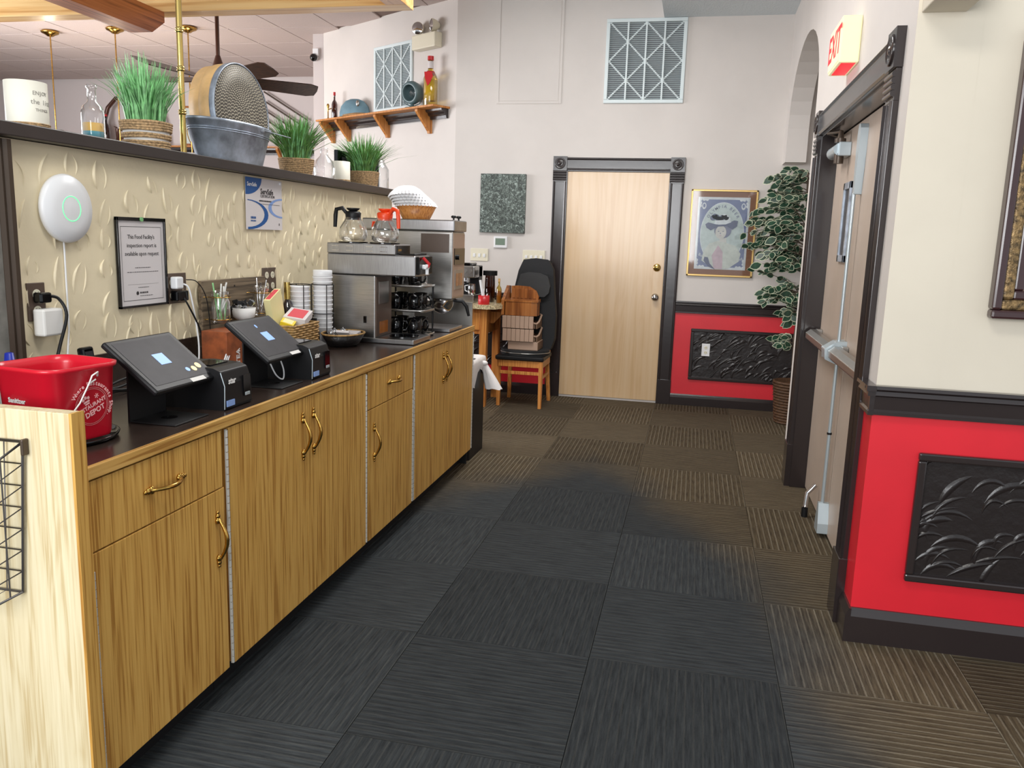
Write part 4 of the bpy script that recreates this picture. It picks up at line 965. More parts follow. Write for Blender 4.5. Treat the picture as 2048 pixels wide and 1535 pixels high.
m.text("This Food Facility's", .0205, ff @ Matrix.Translation((-.002, .09, 0)), 0, spacing=.95); m.text('inspection report is', .0205, ff @ Matrix.Translation((0, .06, 0)), 0); m.text('available upon request', .0205, ff @ Matrix.Translation((0, .031, 0)), 0)
def strokes(m, x0, x1, y_, h_, ff, seed, mi=0):
    r_ = random.Random(seed); x = x0
    while x < x1:
        w_ = r_.uniform(.004, .011); ln(m, x, y_-h_/2, min(x+w_, x1), y_+h_/2, 0, ff, mi); x += w_+.0022
strokes(m, -.042, .042, -.018, .0022, ff, 1); strokes(m, -.085, .085, -.033, .002, ff, 2)
ln(m, -.085, -.077, .085, -.0765, 0, ff); strokes(m, -.03, .03, -.088, .002, ff, 3); strokes(m, -.022, .022, -.107, .006, ff, 4); strokes(m, -.022, .05, -.118, .0018, ff, 5)
m.prism([(0, 0)], 'z', 0, 0) if False else None
for i in range(12): a = 2*PI*i/12; m.add([tuple(ff @ Vector(q)) for q in ((-.035, -.108, .0004), (-.035+.007*math.cos(a), -.108+.007*math.sin(a), .0004), (-.035+.007*math.cos(a+.53), -.108+.007*math.sin(a+.53), .0004))], [(0, 1, 2)])
for q in ((-.11, .125, .11, .1265), (-.11, -.1335, .11, -.132), (-.11, -.1335, -.1088, .1265), (.1088, -.1335, .11, .1265)): ln(m, q[0], q[1], q[2], q[3], 0, ff)
ob('lettering', m, 'ink', parent=fn)
ob('pin', M().cyl((XH+.015, 2.60, 1.452), .008, .004, 'x', 12), 'green2', parent=fn)
# food safety certificate
cf = thing('certificate', 'blue and white food safety certification sheet pinned under the ledge', 'poster', (XH+.004, 3.475, 1.54))
y0, y1, z0, z1 = 3.315, 3.64, 1.43, 1.656
ob('sheet', M().box(XH+.007, XH+.008, y0, y1, z0, z1), 'paper', parent=cf)
ff = frame((XH+.0083, y0, z0), (0, 1, 0), (0, 0, 1)); W_, H_ = y1-y0, z1-z0
def ply(m, pts, mi, dz): m.add([tuple(ff @ Vector((p[0], p[1], dz))) for p in pts], [list(range(len(pts)))], mi)
m = M()
ply(m, [(0, H_), (0, H_-.075)]+[(.14*math.sin(t_), H_-.075*math.cos(t_)) for t_ in [PI/2*i/8 for i in range(1, 8)]]+[(.14, H_)], 0, .0003)
def band(m, pts_o, pts_i, mi, dz):
    for i in range(len(pts_o)-1): ply(m, [pts_i[i], pts_o[i], pts_o[i+1], pts_i[i+1]], mi, dz)
po = [(.015+.18*math.sin(t_), .065-.065*math.cos(t_)*1.0) for t_ in [PI*i/14 for i in range(15)]]; pin_ = [(.015+.145*math.sin(t_), .068-.058*math.cos(t_)) for t_ in [PI*i/14 for i in range(15)]]
band(m, po, pin_, 0, .0004)
po = [(.325-.13*math.sin(t_), .10-.045*math.cos(t_)) for t_ in [PI*i/14 for i in range(15)]]; pin_ = [(.325-.10*math.sin(t_), .10-.038*math.cos(t_)) for t_ in [PI*i/14 for i in range(15)]]
band(m, po, pin_, 1, .0004)
m.text('ServSafe', .024, ff @ Matrix.Translation((.055, H_-.03, .0004)), 2, bold=.02)
m.text('ServSafe', .034, ff @ Matrix.Translation((.185, H_-.057, .0004)), 3, bold=.02); m.text('CERTIFICATION', .018, ff @ Matrix.Translation((.19, H_-.077, .0004)), 3)
strokes(m, .115, .225, H_-.098, .006, ff @ Matrix.Translation((0, 0, .0002)), 6, 3); strokes(m, .115, .30, H_-.112, .002, ff @ Matrix.Translation((0, 0, .0002)), 7, 3)
strokes(m, .04, .085, .052, .010, ff @ Matrix.Translation((0, 0, .0002)), 8, 0); strokes(m, .04, .085, .038, .006, ff @ Matrix.Translation((0, 0, .0002)), 9, 0); m.text('8', .016, ff @ Matrix.Translation((.295, .025, .0004)), 3)
ob('print', m, ['blue', 'blue2', 'inkw', 'ink'], parent=cf)
ob('pin', M().cyl((XH+.008, y1-.02, z1-.012), .006, .006, 'x', 10), 'white', parent=cf)

# ================================================================ things on the ledge
LX = -2.0
def candle(label, y, r_, h):
    c_ = thing('pillar_candle', label, 'candle', (LX, y, LZ), 0, 'ivory candles on the ledge')
    ob('wax', M().lathe([(r_, .012), (r_, h), (r_*.9, h+.001), (r_*.86, h-.006), (0, h-.008)], (0, 0, 0), 28), 'wax', parent=c_, local=True)
    m = M()
    for k in range(3): m.tube([((r_+.001)*math.cos(a), (r_+.001)*math.sin(a), .003+k*.005) for a in [2*PI*i/24 for i in range(24)]], .0026, 5, 0, True)
    m.cyl((0, 0, 0), r_, .013, 'z', 24); ob('twine', m, 'rope', parent=c_, local=True); return c_
c_ = candle('large ivory candle with script lettering at the left end of the ledge', 2.185, .058, .135)
m = M()
def curvtext(m, st, size, r_, z, a0, sp=.62, bold=0):
    w_ = 0
    for i, ch in enumerate(st):
        a = a0+(i-len(st)/2)*size*sp/r_
        m.text(ch, size, frame((r_*math.cos(a), r_*math.sin(a), z), (-math.sin(a), math.cos(a), 0), (0, 0, 1)), 0, bold=bold)
curvtext(m, 'ENJOY', .016, .0583, .10, -.05); curvtext(m, 'the little', .020, .0583, .075, .18, .45); curvtext(m, 'THINGS', .012, .0583, .052, 0)
MT['inkg'] = mat('grey_ink', (150, 146, 138), .6)
ob('lettering', m, 'inkg', parent=c_, local=True)
candle('small ivory candle between the far two grass pots', 4.44, .052, .115)
def grass(label, y, pr, ph_, gh, spread, n, seed, mt, bands_):
    g_ = thing('potted_grass', label, 'potted plant', (LX, y, LZ), 0, 'potted artificial grass on the ledge')
    ob('pot', M().lathe([(pr*.86, 0), (pr, ph_), (pr*.9, ph_), (pr*.85, ph_*.9), (0, ph_*.9)], (0, 0, 0), 24), 'whitem', parent=g_, local=True)
    m = M(); k = 0; nr = int(ph_/.0083)+1
    for k in range(nr):
        if bands_ and k in (3, 6): continue
        z = .005+k*.0086; rr = pr*(.87+.13*z/ph_)+.003
        m.tube([(rr*math.cos(a), rr*math.sin(a), z+.0008*math.sin(3*a+k)) for a in [2*PI*i/26 for i in range(26)]], .0052, 6, 0, True)
    ob('rope_wrap', m, 'rope', parent=g_, local=True)
    r_ = random.Random(seed); m = M()
    for i in range(n):
        a = r_.uniform(0, 2*PI); b = pr*.75*math.sqrt(r_.random()); lean = spread*(r_.random()**.8)*(1.0 if r_.random() < .9 else 1.5); L_ = gh*r_.uniform(.72, 1.05)
        a2 = a+r_.uniform(-.8, .8); w_ = r_.uniform(.0022, .0042); pts = []
        for t_ in (0, .35, .7, 1):
            dr = lean*t_**1.7; dz = L_*t_*(1-.28*(lean/max(spread, .01))*t_)
            pts.append(Vector((b*math.cos(a)+dr*math.cos(a2), b*math.sin(a)+dr*math.sin(a2), ph_*.85+dz)))
        sd = Vector((-math.sin(a2+r_.uniform(-1, 1)), math.cos(a2), 0)).normalized()
        vs = []
        for t_, p_ in zip((1, .95, .7, .12), pts): vs += [p_-sd*w_*t_, p_+sd*w_*t_]
        m.add(vs, [(0, 1, 3, 2), (2, 3, 5, 4), (4, 5, 7, 6)], 0 if r_.random() < .7 else 1, True)
    ob('grass_blades', m, mt, parent=g_, local=True, kind='stuff'); return g_
grass('tall artificial grass in a rope wrapped pot with white bands left of brass pole', 2.74, .084, .085, .262, .10, 420, 1, ['green2', 'green2'], True)
grass('bushy artificial grass in a jute pot right of the galvanised tub', 3.905, .082, .07, .25, .18, 420, 2, ['green', 'green2'], False)
grass('artificial grass in a jute pot near the far end of the ledge', 4.775, .085, .075, .25, .20, 420, 3, ['green', 'green2'], False)
def gbottle(label, y, prof, x=LX, mt='glass'):
    b = thing('glass_bottle', label, 'bottle', (x, y, LZ), 0, 'empty glass bottles on the ledge')
    inner = [(max(r_-.003, 0), z) for r_, z in prof[::-1]]
    ob('glass', M().lathe(prof, (0, 0, 0), 22, caps=False), mt, parent=b, local=True); return b
b_ = gbottle('tall clear bottle with yellow and blue layers beside the large candle', 2.465, [(0, .002), (.034, 0), (.036, .01), (.036, .09), (.03, .108), (.014, .125), (.013, .165), (.017, .168), (.017, .178), (.012, .178)])
ob('layers', M().lathe([(0, .004), (.032, .004), (.032, .028)], (0, 0, 0), 20).lathe([(.032, .028), (.032, .055), (0, .055)], (0, 0, 0), 20, 1), ['blue2', 'scry'], parent=b_, local=True)
MT['layery'] = mat('yellow_sand', (228, 184, 96), .7); MT['layerb'] = mat('blue_sand', (92, 168, 184), .7)
b_.children[-1].data.materials[0] = MT['layerb']; b_.children[-1].data.materials[1] = MT['layery']
gbottle('ribbed clear bottle behind the middle grass pot', 4.225, [(0, .002), (.05, 0), (.056, .02), (.06, .06), (.045, .10), (.022, .125), (.019, .155), (.022, .158), (.022, .165), (.018, .165)])
gbottle('straight clear bottle at the right of the far grass pot', 5.03, [(0, .002), (.056, 0), (.058, .01), (.058, .12), (.04, .15), (.03, .165), (.03, .18), (.026, .18)])
# brass pole
bp = thing('brass_pole', 'slender jointed brass pole rising from the ledge to the oak beam', 'pole', (LX+.02, 2.935, LZ))
m = M().cyl((0, 0, 0), .0115, 1.19, 'z', 12)
for z in (.16, .32, .46, .62, .85, 1.05): m.lathe([(.0115, z-.01), (.015, z-.006), (.015, z-.002), (.0115, z), (.015, z+.002), (.015, z+.006), (.0115, z+.01)], (0, 0, 0), 12)
ob('pole', m, 'brassy', parent=bp, local=True)
# galvanised tub
tu = thing('metal_tub', 'oval galvanised metal tub on the ledge holding the round grater', 'tub', (LX-.01, 3.32, LZ))
m = M().lathe([(.15, 0), (.19, .15), (.197, .155), (.197, .165), (.19, .165), (.183, .15), (.145, .006), (0, .006)], (0, 0, 0), 44, 0, 'z', True, True, .62, 1.42); ob('shell', m, 'galv', parent=tu, local=True)
m = M()
for z in (.12, .128): rr = .15+.04*z/.15; m.tube([((rr+.001)*.62*math.cos(a), (rr+.001)*1.42*math.sin(a), z) for a in [2*PI*i/40 for i in range(40)]], .0022, 6, 0, True)
ob('ribs', m, 'galv', parent=tu, local=True)
ob('handle', M().ball((.11, .07, .152), .018, 10, 0, (.5, 1.4, .8)).tube([(.112, .09, .152), (.112, .33, .15)], .0025, 6), 'galv', parent=tu, local=True)
# round drum grater/sieve: disc facing the camera side (+x, -y)
sv = thing('drum_grater', 'round bentwood drum with a punched metal grater face standing in the galvanised tub', 'grater', (LX-.02, 3.33, LZ+.06))
Rg = .20
nrm = Vector((1, -.04, .05)).normalized(); ctr = Vector((LX+.02, 3.375, LZ+.222)); up = Vector((0, 0, 1)); uu = up.cross(nrm).normalized(); vv = nrm.cross(uu)
Fg = frame(ctr, uu, vv)   # z axis = nrm
def disc(prof, mi, m):
    m.lathe(prof, (0, 0, 0), 56, mi, 'z', True, True, 1.02, 1.0)
m = M(); m.X = Fg; disc([(.196, -.125), (.2, -.124), (.2, -.02), (.196, -.02)], 0, m); ob('wooden_hoop', m, 'boxwood', parent=sv)
m = M(); m.X = Fg; disc([(.203, -.075), (.205, -.074), (.205, -.02), (.203, -.019)], 0, m); ob('outer_hoop', m, 'boxwood', parent=sv)
m = M(); m.X = Fg; disc([(.2055, -.022), (.207, -.022), (.207, 0), (.204, .003), (.200, .001), (.200, -.006)], 0, m); ob('metal_rim', m, 'galv', parent=sv)
m = M(); m.X = Fg; disc([(.199, -.004), (.197, .0), (.12, .004), (0, .006)], 0, m)
fs_ = ob('punched_disc', m, 'galvd', parent=sv)
m = M(); m.X = Fg; k = 0
for ri in range(1, 23):
    rr = ri*.0088; n = int(2*PI*rr/.014)
    for i in range(n):
        a = 2*PI*(i+.5*(ri % 2))/n+ri*.3; px, py = rr*math.cos(a)*1.02, rr*math.sin(a); z = .006-.006*(rr/.197)**2; s_ = .0034
        m.add([(px-s_, py-s_, z-.0015), (px+s_, py-s_, z-.0015), (px+s_, py+s_, z-.0015), (px-s_, py+s_, z-.0015), (px, py, z+.0042)], [(0, 1, 4), (1, 2, 4), (2, 3, 4), (3, 0, 4)], 0)
ob('punched_bumps', m, 'galvp', parent=fs_, kind='stuff')
# picture frames leaning at far end, beyond the ledge on dining shelf (dark)
pf = thing('dark_picture_frame', 'dark picture frame leaning at the far end of the ledge', 'picture', (-2.06, 5.0, LZ))
m = M().box(-2.125, -2.10, 4.62, 5.13, LZ+.001, LZ+.20); ob('frame', m, 'blackg', parent=pf, bevel=.004); ob('picture', M().box(-2.1, -2.098, 4.68, 5.07, LZ+.03, LZ+.165), 'screen', parent=pf)
pf = thing('white_edged_book', 'black folder with a white edge standing at the far end of the ledge', 'folder', (-2.08, 5.12, LZ)); m = M(); m.X = Matrix.Translation((-2.06, 5.105, LZ+.001)); m.box(-.03, .025, -.012, .012, 0, .205); ob('cover', m, 'blackg', parent=pf, bevel=.002)
ob('edge', M().box(-2.034, -2.03, 5.095, 5.115, LZ+.002, LZ+.205), 'white', parent=pf)

# ================================================================ back wall things
cv = thing('foliage_canvas', 'square canvas print of dark leaves hanging left of the door', 'picture', (-1.735, YW, 1.73))
ob('canvas', M().box(-1.944, -1.527, YW-.035, YW-.001, 1.470, 1.990), 'canvas', parent=cv, bevel=.003)
th = thing('thermostat', 'small white thermostat with a green screen below the leaf canvas', 'thermostat', (-1.75, YW, 1.385))
ob('case', M().box(-1.81, -1.685, YW-.022, YW-.001, 1.334, 1.438), 'white', parent=th, bevel=.006)
MT['lcd'] = mat('green_lcd', (120, 138, 122), .3); ob('display', M().box(-1.795, -1.705, YW-.0235, YW-.022, 1.36, 1.42), 'lcd', parent=th)
def switches(label, x0, x1, z0, z1, n):
    s_ = thing('light_switch', label, 'switch', ((x0+x1)/2, YW, (z0+z1)/2), 0, None); ob('plate', M().box(x0, x1, YW-.008, YW-.001, z0, z1), 'ivory', parent=s_, bevel=.002)
    for k in range(n):
        cx = x0+(x1-x0)*(k+.75)/(n+.5); ob('rocker', M().box(cx-.011, cx+.011, YW-.013, YW-.008, z0+.035, z1-.045), 'white', parent=s_, bevel=.002)
switches('three gang switch plate below and left of the thermostat', -2.03, -1.865, 1.209, 1.322, 3)
switches('four gang switch plate just left of the wooden door', -1.54, -1.335, 1.215, 1.322, 4)
# framed portrait print
pp = thing('framed_print', 'gold framed blue print of a woman in a wide hat between door and plant', 'picture', (.205, YW, 1.52))
x0, x1, z0, z1 = -.075, .48, 1.153, 1.888; Y_ = YW-.02
m = M()
for a, b, c_, d in ((x0, x1, z1-.018, z1), (x0, x1, z0, z0+.018), (x0, x0+.018, z0, z1), (x1-.018, x1, z0, z1)): m.box(a, b, YW-.028, YW-.001, c_, d)
ob('frame', m, 'gold', parent=pp, bevel=.004); ob('mat_board', M().box(x0+.015, x1-.015, Y_, YW-.002, z0+.015, z1-.015), 'matbrown', parent=pp)
for k, c_ in (('pblue', (104, 118, 158)), ('ppale', (190, 206, 204)), ('pwhite', (214, 222, 226)), ('phat', (74, 84, 118)), ('pskin', (206, 206, 200)), ('phair', (112, 118, 146)), ('pdress', (200, 208, 200)), ('ppink', (196, 174, 184))): MT[k] = mat(k, c_, .35, coat=.3, var=.06, vs=25)
def flat(m, pts, mi, lay): m.add([(p[0], Y_-.0008*lay, p[1]) for p in pts], [list(range(len(pts)))[::-1]], mi); return m
cx, cz = .2025, 1.52; hw_, hh = .215, .305
m = M(); flat(m, [(cx-hw_, cz-hh), (cx+hw_, cz-hh), (cx+hw_, cz+hh), (cx-hw_, cz+hh)], 2, 1)
flat(m, [(cx-hw_+.018, cz-hh+.02), (cx+hw_-.018, cz-hh+.02), (cx+hw_-.018, cz+hh-.02), (cx-hw_+.018, cz+hh-.02)], 0, 2)
for sx in (-1, 1):
    for sz in (-1, 1):
        for dx, dz in ((0, 0), (.03, 0), (0, .03), (.055, .0), (0, .055)): flat(m, ell(cx+sx*(hw_-.018-dx), cz+sz*(hh-.02-dz), .014, .014, 12), 2, 3)
    flat(m, ell(cx+sx*(hw_-.052), cz+hh-.075, .018, .028, 16), 2, 3); flat(m, ell(cx+sx*(hw_-.052), cz+hh-.072, .010, .016, 16), 0, 4)
flat(m, ell(cx, cz-.005, .183, .268, 48), 2, 3); flat(m, ell(cx, cz-.005, .178, .262, 48), 1, 4)
# figure
_fl = flat
def flat(m, pts, mi, lay): return _fl(m, [(cx+(p[0]-cx)*1.2, cz-.02+(p[1]-cz)*1.12) for p in pts], mi, lay)
flat(m, [(cx-.13, cz-.19), (cx-.12, cz-.12), (cx-.085, cz-.06), (cx-.02, cz-.035), (cx+.03, cz-.05), (cx+.10, cz-.07), (cx+.14, cz-.13), (cx+.13, cz-.19), (cx+.06, cz-.245), (cx-.03, cz-.255)], 6, 5)
flat(m, [(cx-.06, cz-.15), (cx-.02, cz-.07), (cx+.015, cz-.12), (cx+.02, cz-.25), (cx-.04, cz-.25)], 7, 6)
flat(m, [(cx-.11, cz-.16), (cx-.085, cz-.165), (cx-.07, cz-.21), (cx-.03, cz-.255), (cx-.08, cz-.235), (cx-.115, cz-.19)], 3, 7)
flat(m, [(cx-.015, cz-.04), (cx-.01, cz+.02), (cx+.03, cz+.02), (cx+.035, cz-.05)], 4, 6)
flat(m, ell(cx+.005, cz+.045, .06, .062, 24), 5, 7); flat(m, ell(cx-.008, cz+.027, .038, .05, 24), 4, 8)
for ex_ in (-.024, .008): flat(m, ell(cx+ex_, cz+.035, .007, .0025, 10), 3, 9); flat(m, [(cx+ex_-.008, cz+.044), (cx+ex_, cz+.048), (cx+ex_+.009, cz+.044), (cx+ex_, cz+.046)], 5, 9)
flat(m, [(cx-.011, cz+.03), (cx-.014, cz+.015), (cx-.006, cz+.014)], 5, 9); flat(m, ell(cx-.009, cz+.003, .009, .003, 10), 7, 9)
flat(m, [(cx-.12, cz+.085), (cx-.10, cz+.10), (cx-.04, cz+.085), (cx+.02, cz+.09), (cx+.08, cz+.12), (cx+.105, cz+.115), (cx+.10, cz+.075), (cx+.07, cz+.05), (cx+.03, cz+.075), (cx-.03, cz+.07), (cx-.08, cz+.04), (cx-.11, cz+.06)], 3, 10)
flat(m, [(cx-.06, cz+.09), (cx-.05, cz+.115), (cx+.0, cz+.12), (cx+.05, cz+.115), (cx+.06, cz+.105), (cx+.02, cz+.088), (cx-.03, cz+.085)], 2, 11)
for i in range(9): flat(m, ell(cx-.07+.013*i, cz+.135+.012*math.sin(i*1.3), .02, .02, 12), 3 if i < 6 else 2, 10.5)
flat = _fl
for st, R1, R3, a0, a1, sz in (('OLYMPIA BEER', .155, .232, 2.45, .69, .034),):
    for i, ch in enumerate(st):
        if ch == ' ': continue
        a = a0+(a1-a0)*i/(len(st)-1); px, pz = cx+R1*math.cos(a), cz-.005+R3*math.sin(a); tl = math.atan2(math.sin(a)/R3, math.cos(a)/R1)-PI/2
        m.text(ch, sz, frame((px, Y_-.0042, pz), (1, 0, 0), (0, 0, 1)) @ Matrix.Rotation(tl, 4, 'Z'), 5, bold=.02)
m.text('Bottles', .034, frame((cx-.14, Y_-.003, cz-.20), (1, 0, -.5), (.5, 0, 1)), 2); m.text('or Keg', .034, frame((cx+.145, Y_-.003, cz-.225), (1, 0, .6), (-.6, 0, 1)), 2)
ob('print', m, ['pblue', 'ppale', 'pwhite', 'phat', 'pskin', 'phair', 'pdress', 'ppink'], parent=pp)
ob('pane', M().box(x0+.015, x1-.015, YW-.0305, YW-.0295, z0+.015, z1-.015), 'glasst', parent=pp)
# outlet in black relief panel
ot = thing('white_outlet', 'white wall outlet on the far black relief panel', 'outlet', (.145, YW-.02, .50)); ob('plate', M().box(.105, .175, YW-.024, YW-.012, .455, .565), 'white', parent=ot, bevel=.002)
for z in (.487, .53):
    s_ = ob('socket', M().prism(ell(.14, z, .015, .014, 16), 'y', YW-.026, YW-.0245), 'ivory', parent=ot); ob('slots', M().box(.133, .135, YW-.027, YW-.026, z-.004, z+.006).box(.145, .147, YW-.027, YW-.026, z-.004, z+.006), 'black', parent=s_)
# return air vents
def vent(label, Fv, W_, H_):
    v = thing('return_air_vent', label, 'vent', tuple(Fv.translation), 0, 'white return air vents high on the wall')
    f_ = .03
    m = M(); m.X = Fv
    for a, b, c_, d in ((0, W_, H_-f_, H_), (0, W_, 0, f_), (0, f_, f_, H_-f_), (W_-f_, W_, f_, H_-f_)): m.box(a, b, c_, d, 0, .018)
    MT.setdefault('ventw', mat('vent_white', (214, 226, 228), .4)); MT.setdefault('ventd', mat('vent_dark', (96, 98, 104), .8))
    ob('frame', m, 'ventw', parent=v, bevel=.004)
    m = M(); m.X = Fv; m.box(f_, W_-f_, f_, H_-f_, .0005, .002); ob('backing', m, 'ventd', parent=v)
    m = M(); m.X = Fv; n = 38
    for i in range(n): y_ = f_+(H_-2*f_)*(i+.5)/n; m.add([(f_, y_-.004, .004), (W_-f_, y_-.004, .004), (W_-f_, y_+.004, .010), (f_, y_+.004, .010)], [(0, 1, 2, 3), (3, 2, 1, 0)])
    ob('louvres', m, 'ventw', parent=v, kind='stuff')
    for k in (1, 2, 3):
        m = M(); m.X = Fv; x_ = f_+(W_-2*f_)*k/4; m.box(x_-.007, x_+.007, f_, H_-f_, .008, .017); ob('bar', m, 'ventw', parent=v)
    m = M(); m.X = Fv; cw = (W_-2*f_)/4; rows = 4; rh = (H_-2*f_)/rows
    for k in range(4):
        for j in range(rows):
            a = (f_+cw*k, f_+rh*j) if (k+j) % 2 == 0 else (f_+cw*k, f_+rh*(j+1)); b = (f_+cw*(k+1), f_+rh*(j+1)) if (k+j) % 2 == 0 else (f_+cw*(k+1), f_+rh*j)
            for s_ in range(14):
                t_ = (s_+.5)/14; px, py = a[0]+(b[0]-a[0])*t_, a[1]+(b[1]-a[1])*t_; m.box(px-.009, px+.009, py-.0045, py+.0045, .009, .0125)
    ob('diagonal_ribs', m, 'ventw', parent=v, kind='stuff')
    return v
vent('large white return air vent high above the wooden door', frame((-.873, YW-.001, 2.595), (1, 0, 0), (0, 0, 1)), .675, .685)
vent('tall white return air vent on the angled wall above the oak shelf', frame(AP(1.215, .001, 2.61), tuple(-ANG), (0, 0, 1)), .60, .615)
# emergency light
el = thing('emergency_light', 'white twin-lamp emergency light on the angled wall near the corner', 'emergency light', tuple(AP(.33, 0, 3.2)))
Fe = frame(AP(.53, .001, 3.10), tuple(-ANG), (0, 0, 1))
m = M(); m.X = Fe; m.box(0, .33, 0, .13, 0, .09); ob('housing', m, 'ivory', parent=el, bevel=.01)
for k, px in enumerate((.03, .24)):
    m = M(); m.X = Fe @ Matrix.Translation((px+.03, .19, .06)) @ Matrix.Rotation(.5-.9*k, 4, 'Y'); m.lathe([(.02, -.06), (.045, -.03), (.056, .01), (.056, .02)], (0, 0, 0), 20); m.cyl((0, -.06, -.03), .008, .05, 'y', 8); ob('lamp_head', m, 'ivory', parent=el)
    m = M(); m.X = Fe @ Matrix.Translation((px+.03, .19, .06)) @ Matrix.Rotation(.5-.9*k, 4, 'Y'); m.lathe([(.054, .02), (.03, .03), (0, .034)], (0, 0, 0), 20); ob('lens', m, 'chrome', parent=el)
# exit sign (mounted flat, seen almost edge-on)
ex = thing('exit_sign', 'lit exit sign with red letters above the double door', 'sign', (XR, 4.2, 2.34))
ey0, ey1, ez0, ez1, ed = 4.08, 4.40, 2.25, 2.45, .085
ob('housing', M().box(XR-ed, XR-.001, ey0, ey1, ez0, ez1), 'exitw', parent=ex, bevel=.006)
ob('face', M().box(XR-ed-.003, XR-ed, ey0+.008, ey1-.008, ez0+.01, ez1-.01), 'exitf', parent=ex)
m = M(); m.text('EXIT', .17, frame((XR-ed-.0035, (ey0+ey1)/2, (ez0+ez1)/2), (0, -1, 0), (0, 0, 1)), 0, bold=.02); ob('letters', m, 'exitr', parent=ex)
ob('bottom_lens', M().box(XR-ed+.012, XR-.012, ey0+.015, ey1-.03, ez0-.002, ez0-.0003), 'exitr', parent=ex)
# big ornate frame on near right wall
bf = thing('ornate_frame', 'large dark and gold ornate picture frame at the right edge', 'picture', (1.3, YN, 1.7))
fx0, fx1, fz0, fz1 = .97, 1.75, 1.215, 2.135
def mitre(m, x0, x1, z0, z1, w_, y0_, y1_, mi=0):
    for a, b, c_, d in ((x0, x1, z1-w_, z1), (x0, x1, z0, z0+w_), (x0, x0+w_, z0+w_, z1-w_), (x1-w_, x1, z0+w_, z1-w_)): m.box(a, b, y0_, y1_, c_, d, mi)
MT['mahog'] = mat('mahogany_frame', (58, 34, 36), .25, coat=.4)
MT['ornate'] = mat('ornate_gold', (120, 98, 66), .4, .5, var=.5, vs=70, bump=1, bs=90)
m = M(); mitre(m, fx0, fx1, fz0, fz1, .03, YN-.05, YN-.001); ob('outer_molding', m, 'mahog', parent=bf, bevel=.008)
m = M(); mitre(m, fx0+.03, fx1-.03, fz0+.03, fz1-.03, .035, YN-.04, YN-.001); ob('gilt_band', m, 'ornate', parent=bf, bevel=.008)
m = M(); mitre(m, fx0+.065, fx1-.065, fz0+.065, fz1-.065, .03, YN-.032, YN-.001); ob('inner_molding', m, 'mahog', parent=bf, bevel=.006)
ob('picture', M().box(fx0+.09, fx1-.09, YN-.012, YN-.002, fz0+.09, fz1-.09), 'tan', parent=bf)

# ================================================================ oak shelves with brackets
def shelf(name, label, Fs, L_, brs):
    s_ = thing(name, label, 'shelf', tuple(Fs.translation), 0, 'oak display shelves with black moulding')
    m = M(); m.X = Fs; m.box(0, L_, -.018, 0, 0, .20); ob('board', m, 'shelfoak', parent=s_, bevel=.002)
    m = M(); m.X = Fs; n0 = len(m.v); m.prism([(-.018, 0), (-.018, .085), (-.035, .082), (-.045, .06), (-.065, .05), (-.075, .03), (-.10, .025), (-.10, 0)], 'x', .02, L_-.02)
    ob('crown_molding', m, 'trim', parent=s_)
    for bx in brs:
        m = M(); m.X = Fs; m.prism([(-.019, .18), (-.04, .18), (-.20, .035), (-.22, .03), (-.22, .0), (-.019, 0)], 'x', bx, bx+.035); ob('bracket', m, 'shelfoak', parent=s_, bevel=.002)
    return s_
Fs = frame(AP(1.98, .001, 2.578), tuple(-ANG), (0, 0, 1))
shelf('display_shelf', 'oak wall shelf on the angled wall below the tall vent', Fs, 1.90, (.03, .32, .98, 1.62))
Ff = frame((-11.0, 10.799, 2.56), (1, 0, 0), (0, 0, 1))
shelf('display_shelf', 'long oak shelf on the far dining room wall', Ff, 6.95, (.3, 2.4, 4.2, 5.25, 6.2, 6.85))
def AS(s, out=.1): return AP(s, out, 2.579)
hat = thing('blue_hat', 'blue felt cap with a tan band lying on the oak wall shelf', 'hat', tuple(AS(1.42)))
ob('crown', M().lathe([(.14, 0), (.14, .04), (.125, .10), (.085, .15), (.04, .17), (0, .172)], (0, 0, 0), 24, 0, 'z', True, True, 1.15, .6), 'bluehat', parent=hat, local=True)
ob('brim', M().lathe([(.16, .0), (.158, .012), (.10, .03)], (.05, -.02, 0), 24, 0, 'z', True, True, 1.1, .6), 'tanhat', parent=hat, local=True)
ob('badge', M().ball((.06, -.07, .12), .02, 10, 0, (1, .5, 1.6)), 'alu', parent=hat, local=True)
sp = thing('desk_lamp', 'small round teal desk lamp with an open shade on the oak wall shelf', 'lamp', tuple(AS(.50)))
m = M(); Fq = Matrix.Translation((0, 0, .145)) @ frame((0, 0, 0), (.93, -.36, 0), (0, 0, 1)) @ Matrix.Rotation(.15, 4, 'X')
m.X = Fq; m.lathe([(0, -.09), (.05, -.085), (.09, -.05), (.105, 0), (.095, .045), (.075, .05), (.07, .045), (.085, 0), (.06, -.05), (0, -.06)], (0, 0, 0), 28); ob('shade', m, 'teal', parent=sp, local=True)
m = M(); m.X = Fq; m.ball((0, 0, .0), .03, 12); ob('bulb', m, 'glass', parent=sp, local=True)
ob('foot', M().lathe([(.07, 0), (.07, .012), (.02, .02), (.015, .05)], (0, 0, 0), 20).tube([(-.08, 0, .12), (-.075, 0, .05), (0, 0, .02), (.075, 0, .05), (.08, 0, .12)], .006, 6), 'teal', parent=sp, local=True)
wbt = thing('yellow_bottle', 'tall bottle of yellow liqueur with a red cap and tag on the oak shelf', 'bottle', tuple(AS(.24)))
ob('glass', M().lathe([(0, .004), (.062, 0), (.066, .01), (.066, .24), (.05, .28), (.026, .31), (.022, .40), (.026, .40), (.026, .41), (0, .41)], (0, 0, 0), 24), 'glassy', parent=wbt, local=True)
ob('fill', M().lathe([(0, .05), (.058, .05), (.058, .23), (0, .232)], (0, 0, 0), 20), 'candy', parent=wbt, local=True)
ob('cap', M().cyl((0, 0, .40), .028, .035, 'z', 16), 'redbox', parent=wbt, local=True)
